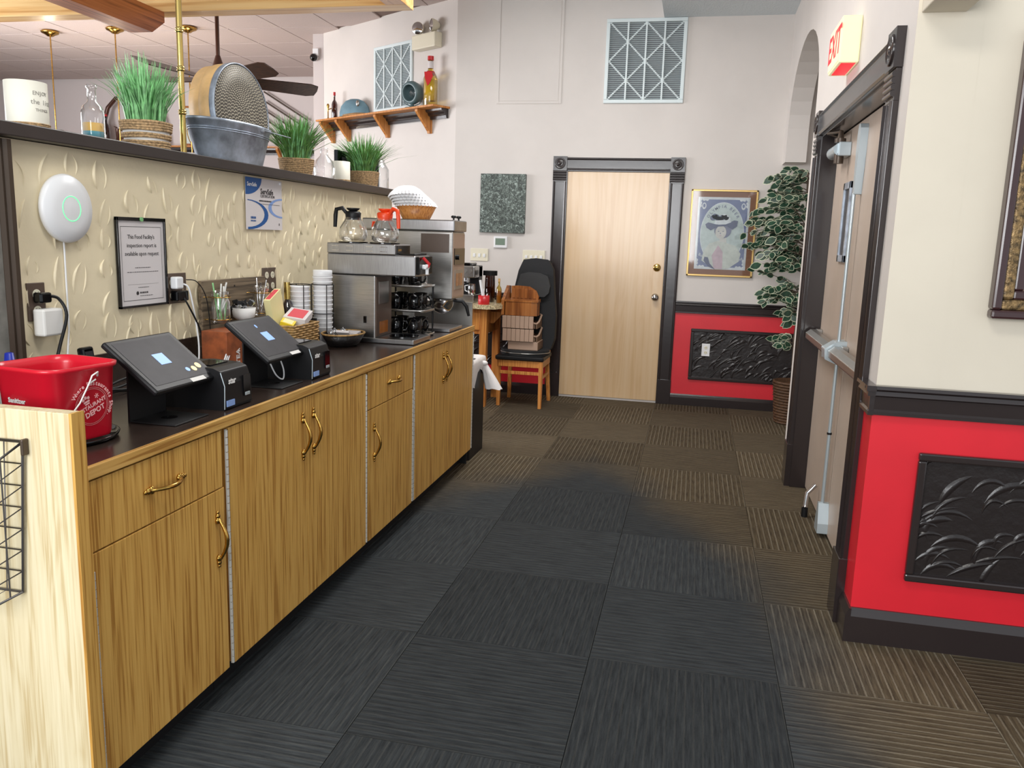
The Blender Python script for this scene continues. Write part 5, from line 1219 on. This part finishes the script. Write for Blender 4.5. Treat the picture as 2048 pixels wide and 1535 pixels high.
ob('neck_label', M().cyl((0, 0, .33), .0262, .06, 'z', 16), 'paper', parent=wbt, local=True)
ob('red_tag', M().prism([(-.035, .29), (.035, .29), (.045, .25), (.015, .19), (-.005, .17), (-.03, .24)], 'y', -.074, -.07).lathe([(.05, .275), (.035, .305), (.03, .305)], (0, 0, 0), 16), 'redbox', parent=wbt, local=True)
b_ = wine('red_topped_bottle', 'slim bottle with a red top behind the blue cap on the shelf', tuple(AS(1.78)), .27, .03, 'glassd', 'redbox', .12)
kc = ob('corkscrew_ornament', M().lathe([(.018, 0), (.012, .02), (.006, .03), (.006, .12), (.012, .135), (.015, .15), (.01, .165), (0, .17)], (0, 0, 0), 12).tube([(0, 0, .11), (.05, -.03, .115)], .006, 6), 'brass', label='small brass corkscrew ornament at the left end of the oak wall shelf', cat='ornament', loc=(0, 0, 0)); kc.location = tuple(AS(1.90))
# far shelf items
def FSP(x, y=10.66): return (x, y, 2.561)
fm = thing('map_picture', 'red-brown framed map standing on the far dining shelf', 'picture', FSP(-6.93))
ob('frame', M().box(-.26, .40, -.02, .02, 0, .54), 'brownwood', parent=fm, local=True, bevel=.004); ob('picture', M().box(-.23, .37, -.023, -.02, .03, .51), 'pdress', parent=fm, local=True)
ob('oval', M().tube([(.02+.2*math.cos(a), -.026, .2+.24*math.sin(a)) for a in [2*PI*i/32 for i in range(32)]], .006, 6, 0, True), 'brass', parent=fm, local=True)
hp = ob('dark_hoop', M().tube([(-.50, 0, .02), (-.52, 0, .30), (-.44, 0, .52), (-.30, 0, .65), (-.15, 0, .62), (.1, 0, .58), (.36, 0, .53), (.42, 0, .30), (.46, 0, .02)], .03, 8), 'brownm', label='dark bent wooden hoop on the far shelf behind the tall grass', cat='ornament', loc=(0, 0, 0)); hp.location = FSP(-7.95)
ob_ = wine('beer_bottle', 'brown bottle with a white label behind the clear bottle', FSP(-8.40, 10.62), .42, .05, 'glassd', 'redbox', .06)
ob('label', M().cyl((0, 0, .05), .0465, .10, 'z', 16), 'paper', parent=ob_, local=True)
bd = ob('bird_figure', M().ball((0, 0, .07), .07, 12, 0, (1.3, .6, .9)).tube([(-.04, 0, .10), (-.06, 0, .17), (-.055, 0, .23)], [.035, .022, .028], 8).tube([(-.06, 0, .24), (-.11, 0, .26)], [.012, .004], 6), 'brownm', label='small brown bird figure next to the brown bottle on the far shelf', cat='figurine', loc=(0, 0, 0)); bd.location = FSP(-8.18, 10.64)
gf = thing('gold_picture', 'small gold and dark frame behind the large candle', 'picture', FSP(-8.4+.0)); gf.location = (-3.0, 3.42, 1.60)
ob('frame', M().box(-.05, .06, -.01, .01, 0, .26), 'bronze', parent=gf, local=True, bevel=.003); ob('picture', M().box(-.05, .04, -.012, -.01, .02, .24), 'candy', parent=gf, local=True)
ds = ob('dining_sideboard', M().box(-4.4, -2.55, 3.0, 3.75, .0, 1.6), 'brownm', label='tall dark sideboard standing behind the left end of the half wall', cat='sideboard', loc=(-3.5, 3.4, 0), bevel=.01)
db = ob('dark_basket', M().lathe([(.13, 0), (.17, .12), (.16, .26), (.12, .27), (0, .26)], (0, 0, 0), 20), 'wickerb', label='dark lumpy basket behind the large candle at far left', cat='basket', loc=(0, 0, 0)); db.location = (-3.22, 3.3, 1.601)
# dark rods ornament
m = M()
for k in range(6): m.tube([(-.35, 0, .58-.12*k), (.3, 0, .20-.12*k)], .012, 6)
m.ball((-.1, 0, .02), .035, 10); m.tube([(-.1, -.02, .02), (.2, -.02, 0.0)], [.03, .014], 8)
ro_ = ob('metal_rods', m, 'bronze', label='slanted dark metal rods of a wall ornament behind the grater', cat='ornament', loc=(0, 0, 0)); ro_.location = (-5.62, 10.74, 2.72)
sc_ = ob('security_camera', M().cyl((-.02, 0, 0), .035, .10, 'y', 16, 0).ball((-.02, -.0, 0), .04, 12, 1).box(-.03, .03, .0, .06, .02, .09, 0), ['white', 'blackg'], label='small white security camera high at the edge of the angled wall', cat='camera', loc=(0, 0, 0)); sc_.location = (-4.10, 8.47, 3.25)

# ================================================================ dining ceiling: beams, pendants, fan
struct('beam_cross', M().box(-6.6, -1.955, 5.365, 5.51, 2.9, 3.42), 'beamx', bevel=.003)
struct('beam_long', M().box(-2.095, -1.955, 1.2, 5.364, 2.9, 3.42), 'beamy2', bevel=.003)
bm = struct('beam_rafter', M().prism([(1.0, 2.735), (5.23, 2.735), (5.37, 2.83), (5.37, 2.899), (1.0, 2.899)], 'x', -3.90, -3.735), 'beamy', bevel=.003)
pend = None
for k, (px, py, lab) in enumerate(((-7.05, 8.1, 'leftmost brass pendant lamp on the dining ceiling'), (-6.2, 8.05, 'middle brass pendant lamp, rod passing behind the tall grass'), (-5.35, 8.08, 'brass pendant lamp whose rod hangs just behind the brass pole'))):
    if pend is None:
        pend = thing('pendant_lamp', lab, 'pendant lamp', (px, py, 3.492), 0, 'brass pendant lamps in the dining room')
        ob('canopy', M().lathe([(.0, -.065), (.03, -.06), (.05, -.045), (.085, -.03), (.095, -.015), (.075, 0), (0, 0)], (0, 0, 0), 18), 'brass', parent=pend, local=True)
        ob('rod', M().cyl((0, 0, -1.36), .007, 1.31, 'z', 8), 'brass', parent=pend, local=True)
        ob('shade', M().lathe([(0, -1.47), (.10, -1.45), (.17, -1.38), (.20, -1.29), (.195, -1.29), (.165, -1.375), (.10, -1.44), (0, -1.46)], (0, 0, 0), 28, caps=False), 'whitem', parent=pend, local=True)
    else: dup(pend, (px, py, 3.492), lab)
    bulb('pendant_bulb', (px, py, 2.15), 9, (1, .86, .68), .06)
fa = thing('ceiling_fan', 'bronze ceiling fan with wooden blades behind the round grater', 'ceiling fan', (-4.08, 6.58, 2.75))
ob('downrod', M().cyl((0, 0, .06), .017, .68, 'z', 12).lathe([(.075, .0), (.05, .03), (.02, .12)], (0, 0, 0), 16), 'brownm', parent=fa, local=True)
ob('motor', M().lathe([(.05, -.14), (.11, -.11), (.17, -.06), (.17, -.03), (.09, 0), (.07, .01)], (0, 0, 0), 28), 'brownm', parent=fa, local=True)
MT['blade'] = wood('fan_blade', ((40, 22, 14), (62, 38, 26), (76, 48, 32)), 'x', .35, 1.2, bands=False)
for k in range(5):
    a = .77+2*PI*k/5; m = M(); m.X = Matrix.Rotation(a, 4, 'Z') @ Matrix.Rotation(-.42, 4, 'X')
    m.prism([(.16, -.045), (.30, -.075), (.77, -.092), (.84, -.07), (.85, 0), (.84, .07), (.77, .092), (.30, .075), (.16, .045)], 'z', -.085, -.077); ob('blade', m, 'blade', parent=fa, local=True)

# ================================================================ far left corner: table, espresso machine, chair
tb = thing('side_table', 'small oak side table with a speckled granite top in the corner', 'table', (-1.95, 6.85, 0))
TZ = .872
ob('top', M().prism([(-2.18, 6.56), (-1.66, 6.56), (-1.60, 6.60), (-1.565, 6.70), (-1.565, 6.92), (-1.62, 7.02), (-1.62, 7.2), (-2.18, 7.2)], 'z', TZ-.035, TZ), 'granite', parent=tb, bevel=.004)
ob('apron', M().box(-2.14, -1.69, 6.635, 7.12, .62, TZ-.036), 'chairwood', parent=tb, bevel=.002)
d_ = ob('drawer', M().box(-2.08, -1.725, 6.622, 6.635, .655, .80), 'chairwood', parent=tb, bevel=.003)
for sx, sy in ((-1.705, 6.645), (-2.12, 6.645), (-1.705, 7.10), (-2.12, 7.10)): ob('leg', M().prism([(sx-.03, sy-.03), (sx+.03, sy-.03), (sx+.03, sy+.03), (sx-.03, sy+.03)], 'z', 0, TZ-.036), 'chairwood', parent=tb, bevel=.002)
ob('shelf', M().box(-2.12, -1.70, 6.66, 7.08, .12, .14), 'chairwood', parent=tb)
m = M().prism([(-1.69, .80), (-1.58, .80), (-1.58, .785), (-1.66, .70), (-1.69, .70)], 'y', 6.80, 6.83); ob('side_bracket', m, 'chairwood', parent=tb)
es = thing('espresso_machine', 'small silver and black espresso machine on the granite-topped side table', 'coffee machine', (-1.92, 6.85, TZ))
ob('base', M().box(-2.05, -1.815, 6.70, 6.98, TZ+.001, TZ+.07), 'steel', parent=es, bevel=.006); ob('column', M().box(-2.05, -1.815, 6.86, 6.98, TZ+.07, TZ+.31), 'black', parent=es, bevel=.006)
hd = ob('head', M().box(-2.05, -1.815, 6.71, 6.98, TZ+.21, TZ+.31), 'steel', parent=es, bevel=.01)
for k in range(3): ob('dial', M().cyl((-1.85-.045*k, 6.70, TZ+.265), .014, .01, 'y', 14), 'alu', parent=hd)
ob('hopper', M().box(-2.03, -1.86, 6.76, 6.95, TZ+.311, TZ+.335), 'blackg', parent=es, bevel=.008)
ob('group_head', M().cyl((-1.90, 6.78, TZ+.17), .032, .04, 'z', 16).tube([(-1.90, 6.78, TZ+.18), (-1.90, 6.66, TZ+.17)], .01, 8), 'chrome', parent=es)
pt = thing('steel_pitcher', 'steel milk pitcher on the espresso machine tray', 'pitcher', (-1.85, 6.76, TZ+.071)); ob('body', M().lathe([(.03, 0), (.036, .01), (.034, .06), (.03, .085), (.032, .09)], (0, 0, 0), 18), 'chrome', parent=pt, local=True); ob('handle', M().tube([(-.034, 0, .075), (-.06, 0, .07), (-.058, 0, .03), (-.034, 0, .02)], .005, 6), 'white', parent=pt, local=True)
cr = thing('red_crock', 'short red pot of white sticks at the front of the side table', 'pot', (-1.71, 6.64, TZ)); ob('pot', M().lathe([(.045, 0), (.048, .005), (.048, .075), (.043, .075), (.043, .01), (0, .01)], (0, 0, 0), 22), 'redbox', parent=cr, local=True)
ob('sticks', M().tube([(0, 0, .02), (-.04, .02, .20)], .011, 8).tube([(0, .01, .02), (-.01, .02, .13)], .007, 8).tube([(.01, -.01, .02), (.03, 0, .09)], .005, 8), 'white', parent=cr, local=True)
gj = thing('grinder_jar', 'glass jar with a wide black lid behind the red pot', 'jar', (-1.73, 6.92, TZ)); ob('glass', M().lathe([(.04, 0), (.045, .01), (.045, .16), (.042, .23)], (0, 0, 0), 20), 'glassd', parent=gj, local=True); ob('lid', M().cyl((0, 0, .23), .062, .04, 'z', 24), 'black', parent=gj, local=True)
ob('contents', M().cyl((0, 0, .006), .04, .12, 'z', 18), 'amber', parent=gj, local=True)
vb = wine('sauce_bottle', 'amber sauce bottle with a wooden stopper at the table edge', (-1.625, 6.82, TZ), .21, .024, 'glassy', 'boxwood', .12)
ob('contents', M().cyl((0, 0, .006), .02, .10, 'z', 14), 'amber', parent=vb, local=True)
# trash bin with bag
tbn = thing('trash_bin', 'black trash bin with a knotted white liner between counter and side table', 'bin', (-1.5, 5.3, 0))
ob('bin', M().prism([(-1.78, 4.93), (-1.36, 4.93), (-1.345, 4.95), (-1.345, 5.28), (-1.36, 5.30), (-1.78, 5.30)], 'z', 0, .62), 'black', parent=tbn, bevel=.01)
m = M(); n = 40; rings = []
r_ = random.Random(9)
for z, e in ((.545, .004), (.58, .009), (.62, .008), (.64, .004), (.645, -.01), (.60, -.03)):
    rg = []
    for i in range(n):
        t_ = i/n*4; k = int(t_); u = t_-k; cx_, cy_ = -1.56, 5.115; hx_, hy_ = .215+e, .185+e
        x, y = ((-1+2*u, -1), (1, -1+2*u), (1-2*u, 1), (-1, 1-2*u))[k]; w_ = .006*math.sin(i*2.4+z*30)
        rg.append((cx_+x*hx_+w_, cy_+y*hy_+w_, z+(.03*math.sin(i*.9)-.05*(x > .5)*(y < -.3))*(z < .55)))
    rings.append(rg)
loft(m, rings, 0, False); ob('liner', m, 'bag', parent=tbn)
m = M(); kx, ky, kz = -1.33, 5.22, .60
m.ball((kx, ky, kz), .02, 10, 0, (1.3, 1, .9))
prof = []
for j, (t_, w_, x, z) in enumerate(((0, .012, 0, 0), (.3, .03, .02, -.05), (.6, .048, .045, -.11), (1, .062, .07, -.17))):
    prof.append([(kx+x+w_*.9*math.cos(a)+.006*math.sin(5*a), ky+.35*w_*math.sin(a), kz+z+.004*math.cos(4*a)) for a in [2*PI*i/20 for i in range(20)]])
loft(m, prof, 0, True); ob('knotted_tail', m, 'bag', parent=tbn)

ch = thing('wooden_chair', 'light wooden chair with a black seat against the back wall', 'chair', (-1.4, 6.92, 0))
for sx, sy, lean in ((-1.585, 6.74, 0), (-1.215, 6.71, 0), (-1.575, 7.12, -1), (-1.205, 7.10, 1)):
    m = M(); h_ = .405; tp = (sx-lean*.02, sy-(.0 if not lean else .06)); q = .018
    vs = [(sx-q*.8, sy-q*.8, 0), (sx+q*.8, sy-q*.8, 0), (sx+q*.8, sy+q*.8, 0), (sx-q*.8, sy+q*.8, 0)]+[(tp[0]-q, tp[1]-q, h_), (tp[0]+q, tp[1]-q, h_), (tp[0]+q, tp[1]+q, h_), (tp[0]-q, tp[1]+q, h_)]
    m.add(vs, [(0, 3, 2, 1), (4, 5, 6, 7), (0, 1, 5, 4), (1, 2, 6, 5), (2, 3, 7, 6), (3, 0, 4, 7)]); ob('leg', m, 'chairwood', parent=ch, bevel=.002)
ob('apron', M().box(-1.58, -1.22, 6.70, 6.72, .35, .405).box(-1.6, -1.58, 6.72, 7.06, .35, .405).box(-1.22, -1.2, 6.72, 7.06, .35, .405), 'chairwood', parent=ch, bevel=.002)
ob('stretcher', M().box(-1.57, -1.23, 6.705, 6.725, .285, .312), 'chairwood', parent=ch, bevel=.002); ob('stretcher', M().box(-1.222, -1.205, 6.72, 7.07, .25, .275), 'chairwood', parent=ch)
ob('seat', M().box(-1.61, -1.19, 6.68, 7.08, .406, .445), 'black', parent=ch, bevel=.012)
ob('back_frame', M().box(-1.575, -1.54, 7.04, 7.075, .44, .95).box(-1.235, -1.2, 7.04, 7.075, .44, .95).box(-1.565, -1.235, 7.045, 7.07, .86, .94), 'chairwood', parent=ch, bevel=.003)
mp = thing('massage_cushion', 'black fabric massage seat cushion draped over the wooden chair', 'cushion', (-1.38, 7.0, .45))
ob('seat_pad', M().prism(ell(-1.385, 6.86, .21, .18, 28), 'z', .446, .49), 'blackf', parent=mp, bevel=.015)
ob('piping', M().tube([(p[0], p[1], .468) for p in ell(-1.385, 6.86, .213, .183, 36)], .0045, 6, 0, True), 'alu', parent=mp)
m = M(); bk_ = [(-.17, 0), (-.20, .10), (-.205, .30), (-.185, .5), (-.15, .68), (-.11, .775), (0, .79), (.11, .78), (.155, .70), (.175, .5), (.20, .30), (.20, .10), (.17, 0)]
m.X = Matrix.Translation((-1.355, 7.02, .47)) @ Matrix.Rotation(-.1, 4, 'X'); m.prism(bk_, 'y', -.05, .04); ob('back_pad', m, 'blackf', parent=mp, bevel=.02, seg=3)
m = M(); m.X = Matrix.Translation((-1.355, 7.02, .47)) @ Matrix.Rotation(-.1, 4, 'X'); m.prism([(-.135, .50), (-.145, .56), (-.12, .645), (-.05, .665), (.05, .66), (.12, .635), (.145, .55), (.135, .49), (.10, .455), (-.10, .46)], 'y', -.10, -.05); MT['pillowf'] = mat('pillow_fabric_sheen', (50, 51, 52), .75, bump=.3, bs=200)  # black fabric made lighter: the pillow's sheen is put into its colour
ob('head_pillow', m, 'pillowf', parent=mp, bevel=.03, seg=3)
m = M(); m.X = Matrix.Translation((-1.355, 7.02, .47)) @ Matrix.Rotation(-.1, 4, 'X'); m.box(-.15, .15, -.055, -.05, .435, .44); m.box(-.02, -.016, -.055, -.05, .0, .435); m.box(.02, .024, -.055, -.05, .0, .435); ob('seams', m, 'blackm', parent=mp)
# booster seats
def booster(label, z, h_, x0, x1, y0, y1, first=None):
    b = thing('plastic_booster', label, 'booster seat', ((x0+x1)/2, (y0+y1)/2, z), 0, 'tan plastic booster seats stacked on the chair')
    w_ = (x1-x0)/2; d_ = (y1-y0)/2
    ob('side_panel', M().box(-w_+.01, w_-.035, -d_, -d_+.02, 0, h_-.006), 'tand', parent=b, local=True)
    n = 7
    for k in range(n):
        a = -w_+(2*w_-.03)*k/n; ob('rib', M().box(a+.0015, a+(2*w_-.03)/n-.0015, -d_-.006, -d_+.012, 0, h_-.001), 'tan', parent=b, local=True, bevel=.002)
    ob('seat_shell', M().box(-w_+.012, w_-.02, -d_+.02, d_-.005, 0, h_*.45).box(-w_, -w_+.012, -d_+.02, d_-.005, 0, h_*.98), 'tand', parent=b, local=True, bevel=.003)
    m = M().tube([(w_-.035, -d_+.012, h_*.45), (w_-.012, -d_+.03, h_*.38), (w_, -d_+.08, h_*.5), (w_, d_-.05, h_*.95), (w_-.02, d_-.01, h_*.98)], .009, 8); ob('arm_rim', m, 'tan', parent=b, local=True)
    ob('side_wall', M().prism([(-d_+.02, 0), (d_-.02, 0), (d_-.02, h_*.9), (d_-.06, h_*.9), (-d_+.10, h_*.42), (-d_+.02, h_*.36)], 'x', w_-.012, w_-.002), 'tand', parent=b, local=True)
lb = thing('booster_tray', 'flat tan plastic tray at the bottom of the booster seat stack', 'tray', (-1.39, 6.86, .491)); ob('tray', M().box(-.125, .135, -.12, .12, 0, .075), 'tan', parent=lb, local=True, bevel=.006); ob('side', M().box(.10, .1365, -.118, .118, .004, .07), 'tand', parent=lb, local=True)
booster('lower tan ribbed plastic booster seat in the stack on the chair', .568, .105, -1.56, -1.26, 6.72, 7.0-.02)
booster('upper tan ribbed plastic booster seat directly under the wooden one', .678, .105, -1.565, -1.265, 6.72, 7.0-.02)
wbs = thing('wooden_booster', 'glossy brown wooden booster seat on top of the stack', 'booster seat', (-1.42, 6.84, .785))
ob('seat_body', M().prism([(-.125, -.12), (.10, -.12), (.145, -.09), (.15, .0), (.13, .12), (-.125, .12)], 'z', 0, .115), 'brownwood', parent=wbs, local=True, bevel=.01)
ob('seat_rim', M().prism([(-.13, -.125), (.105, -.125), (.155, -.09), (.158, .0), (.135, .125), (-.13, .125)], 'z', .115, .13), 'brownwood', parent=wbs, local=True, bevel=.006)
m = M().prism([(-.12, .13), (.12, .13), (.125, .15), (.10, .20), (.04, .235), (-.06, .24), (-.12, .235)], 'y', .09, .115); ob('backrest', m, 'brownwood', parent=wbs, local=True, bevel=.006)
for k in range(6): ob('slat', M().box(-.11+.036*k, -.082+.036*k, .082, .0895, .132, .215-.004*max(0, k-3)**2), 'brownwood', parent=wbs, local=True, bevel=.003)
ob('side_arm', M().prism([(-.13, 0), (.125, 0), (.125, .235), (.06, .24), (-.09, .15), (-.13, .13)], 'x', -.155, -.13), 'brownwood', parent=wbs, local=True, bevel=.006)

# ================================================================ ficus in the alcove
fc = thing('ficus_tree', 'artificial variegated ficus tree in a woven pot in the corner by the double door', 'potted tree', (.85, 6.92, 0))
ob('pot', M().lathe([(.12, 0), (.125, .01), (.155, .34), (.16, .35), (.145, .35), (.11, .02), (0, .02)], (0, 0, 0), 28), 'wickerd', parent=fc, local=True)
m = M()
for k in range(15): z = .012+k*.0235; rr = .124+.034*z/.35; m.tube([((rr+.003*math.sin(14*a+PI*k))*math.cos(a), (rr+.003*math.sin(14*a+PI*k))*math.sin(a), z) for a in [2*PI*i/56 for i in range(56)]], .009, 5, 0, True)
ob('pot_weave', m, 'wickerd', parent=fc, local=True)
r_ = random.Random(21); stems = []
def br(p, d, L_, n=5):
    pts = [Vector(p)]; d = Vector(d).normalized()
    for i in range(n): d = (d+Vector((r_.uniform(-.12, .12), r_.uniform(-.12, .12), -.10))).normalized(); pts.append(pts[-1]+d*L_/n)
    return pts
m = M(); trunk = [Vector((0, 0, .2)), Vector((-.02, 0, .7)), Vector((.01, -.02, 1.2)), Vector((-.02, 0, 1.7)), Vector((-.04, .0, 2.0))]
m.tube(trunk, [.02, .018, .015, .011, .006], 8)
m.tube([Vector((.03, .02, .2)), Vector((.04, .02, .8)), Vector((.0, .03, 1.4))], [.014, .012, .008], 8)
leafpts = []
clusters = [(2.0, .30, 6), (1.88, .26, 7), (1.72, .40, 9), (1.62, .44, 11), (1.52, .42, 11), (1.42, .42, 10), (1.32, .34, 8), (1.12, .40, 8), (1.05, .36, 7), (.92, .22, 5), (.72, .16, 4)]
for z, L_, n in clusters:
    for i in range(int(n*1.35)):
        a = PI+r_.uniform(-1.35, 1.35) if r_.random() < .85 else r_.uniform(0, 6.28)
        ll = L_*r_.uniform(.5, 1.05); pts = br((-.02, 0, z-.06+r_.uniform(-.03, .05)), (math.cos(a), math.sin(a)*.8, r_.uniform(.1, .75)), ll)
        pts = [Vector((max(min(p_.x, .3), -.50), min(p_.y, .26), p_.z)) for p_ in pts]
        m.tube(pts, [.004, .0035, .003, .0025, .002, .0015], 5); leafpts.append(pts)
ob('branches', m, 'stem', parent=fc, local=True)
def leafmesh():
    m = M(); L_ = .098; W_ = .030
    outl = [(0, 0), (.25, .8), (.5, 1), (.75, .72), (1, 0), (.75, -.72), (.5, -1), (.25, -.8)]
    o_ = [(t_*L_, w_*W_, -.010*(t_)**2+abs(w_)*.003) for t_, w_ in outl]; i_ = [(L_*(.5+(t_-.5)*.88), w_*W_*.82, -.010*(t_)**2+abs(w_)*.002) for t_, w_ in outl]
    m.add(o_+i_, [(k, (k+1) % 8, 8+(k+1) % 8, 8+k) for k in range(8)], 1, True); m.add(i_, [list(range(8))], 0, True); return m
lf = ob('leaf', leafmesh(), ['leaf', 'leafl'], parent=fc, local=True); cnt = 0; lfm = lf.data
cand = []
for pts in leafpts:
    for i in range(1, len(pts)):
        for s_ in (-1, 1):
            cand.append((pts[i], (pts[i]-pts[i-1]).normalized(), s_))
r_.shuffle(cand)
for k, (p_, d, s_) in enumerate(cand[:298]):
    o = lf if k == 0 else lf.copy()
    if k: C.objects.link(o); o.parent = fc
    dd = (d+Vector((-d.y, d.x, 0))*s_*.9+Vector((r_.uniform(-.3, .3), r_.uniform(-.4, .1), r_.uniform(-.8, .1)))).normalized()
    o.location = p_; nn = (Vector((r_.uniform(-.7, .3), -1, r_.uniform(.0, .9)))).normalized(); y_ = nn.cross(dd).normalized(); z_ = dd.cross(y_)
    R_ = Matrix(((dd.x, y_.x, z_.x), (dd.y, y_.y, z_.y), (dd.z, y_.z, z_.z))); o.rotation_mode = 'QUATERNION'; o.rotation_quaternion = R_.to_quaternion(); s2 = r_.uniform(.8, 1.15); o.scale = (s2, s2, s2)
m = M(); lmv = [v.co.copy() for v in lfm.vertices]; lmf = [(list(p.vertices), p.material_index) for p in lfm.polygons]
for (p_, d, s_) in cand[298:760]:
    dd = (d+Vector((-d.y, d.x, 0))*s_*.9+Vector((r_.uniform(-.3, .3), r_.uniform(-.2, .3), r_.uniform(-.8, .1)))).normalized()
    nn = (Vector((r_.uniform(-.7, .3), -1, r_.uniform(0, .9)))).normalized(); y_ = nn.cross(dd).normalized(); z_ = dd.cross(y_); o0 = len(m.v)
    for v in lmv: m.v.append(tuple(p_+Vector((0, .03, 0))+dd*v.x*.85+y_*v.y*.85+z_*v.z))
    for f_, mi_ in lmf: m.f.append([o0+q for q in f_]); m.mi.append(mi_); m.sm.append(True)
ob('inner_leaves', m, ['leaf', 'leafl'], parent=fc, local=True, kind='stuff')
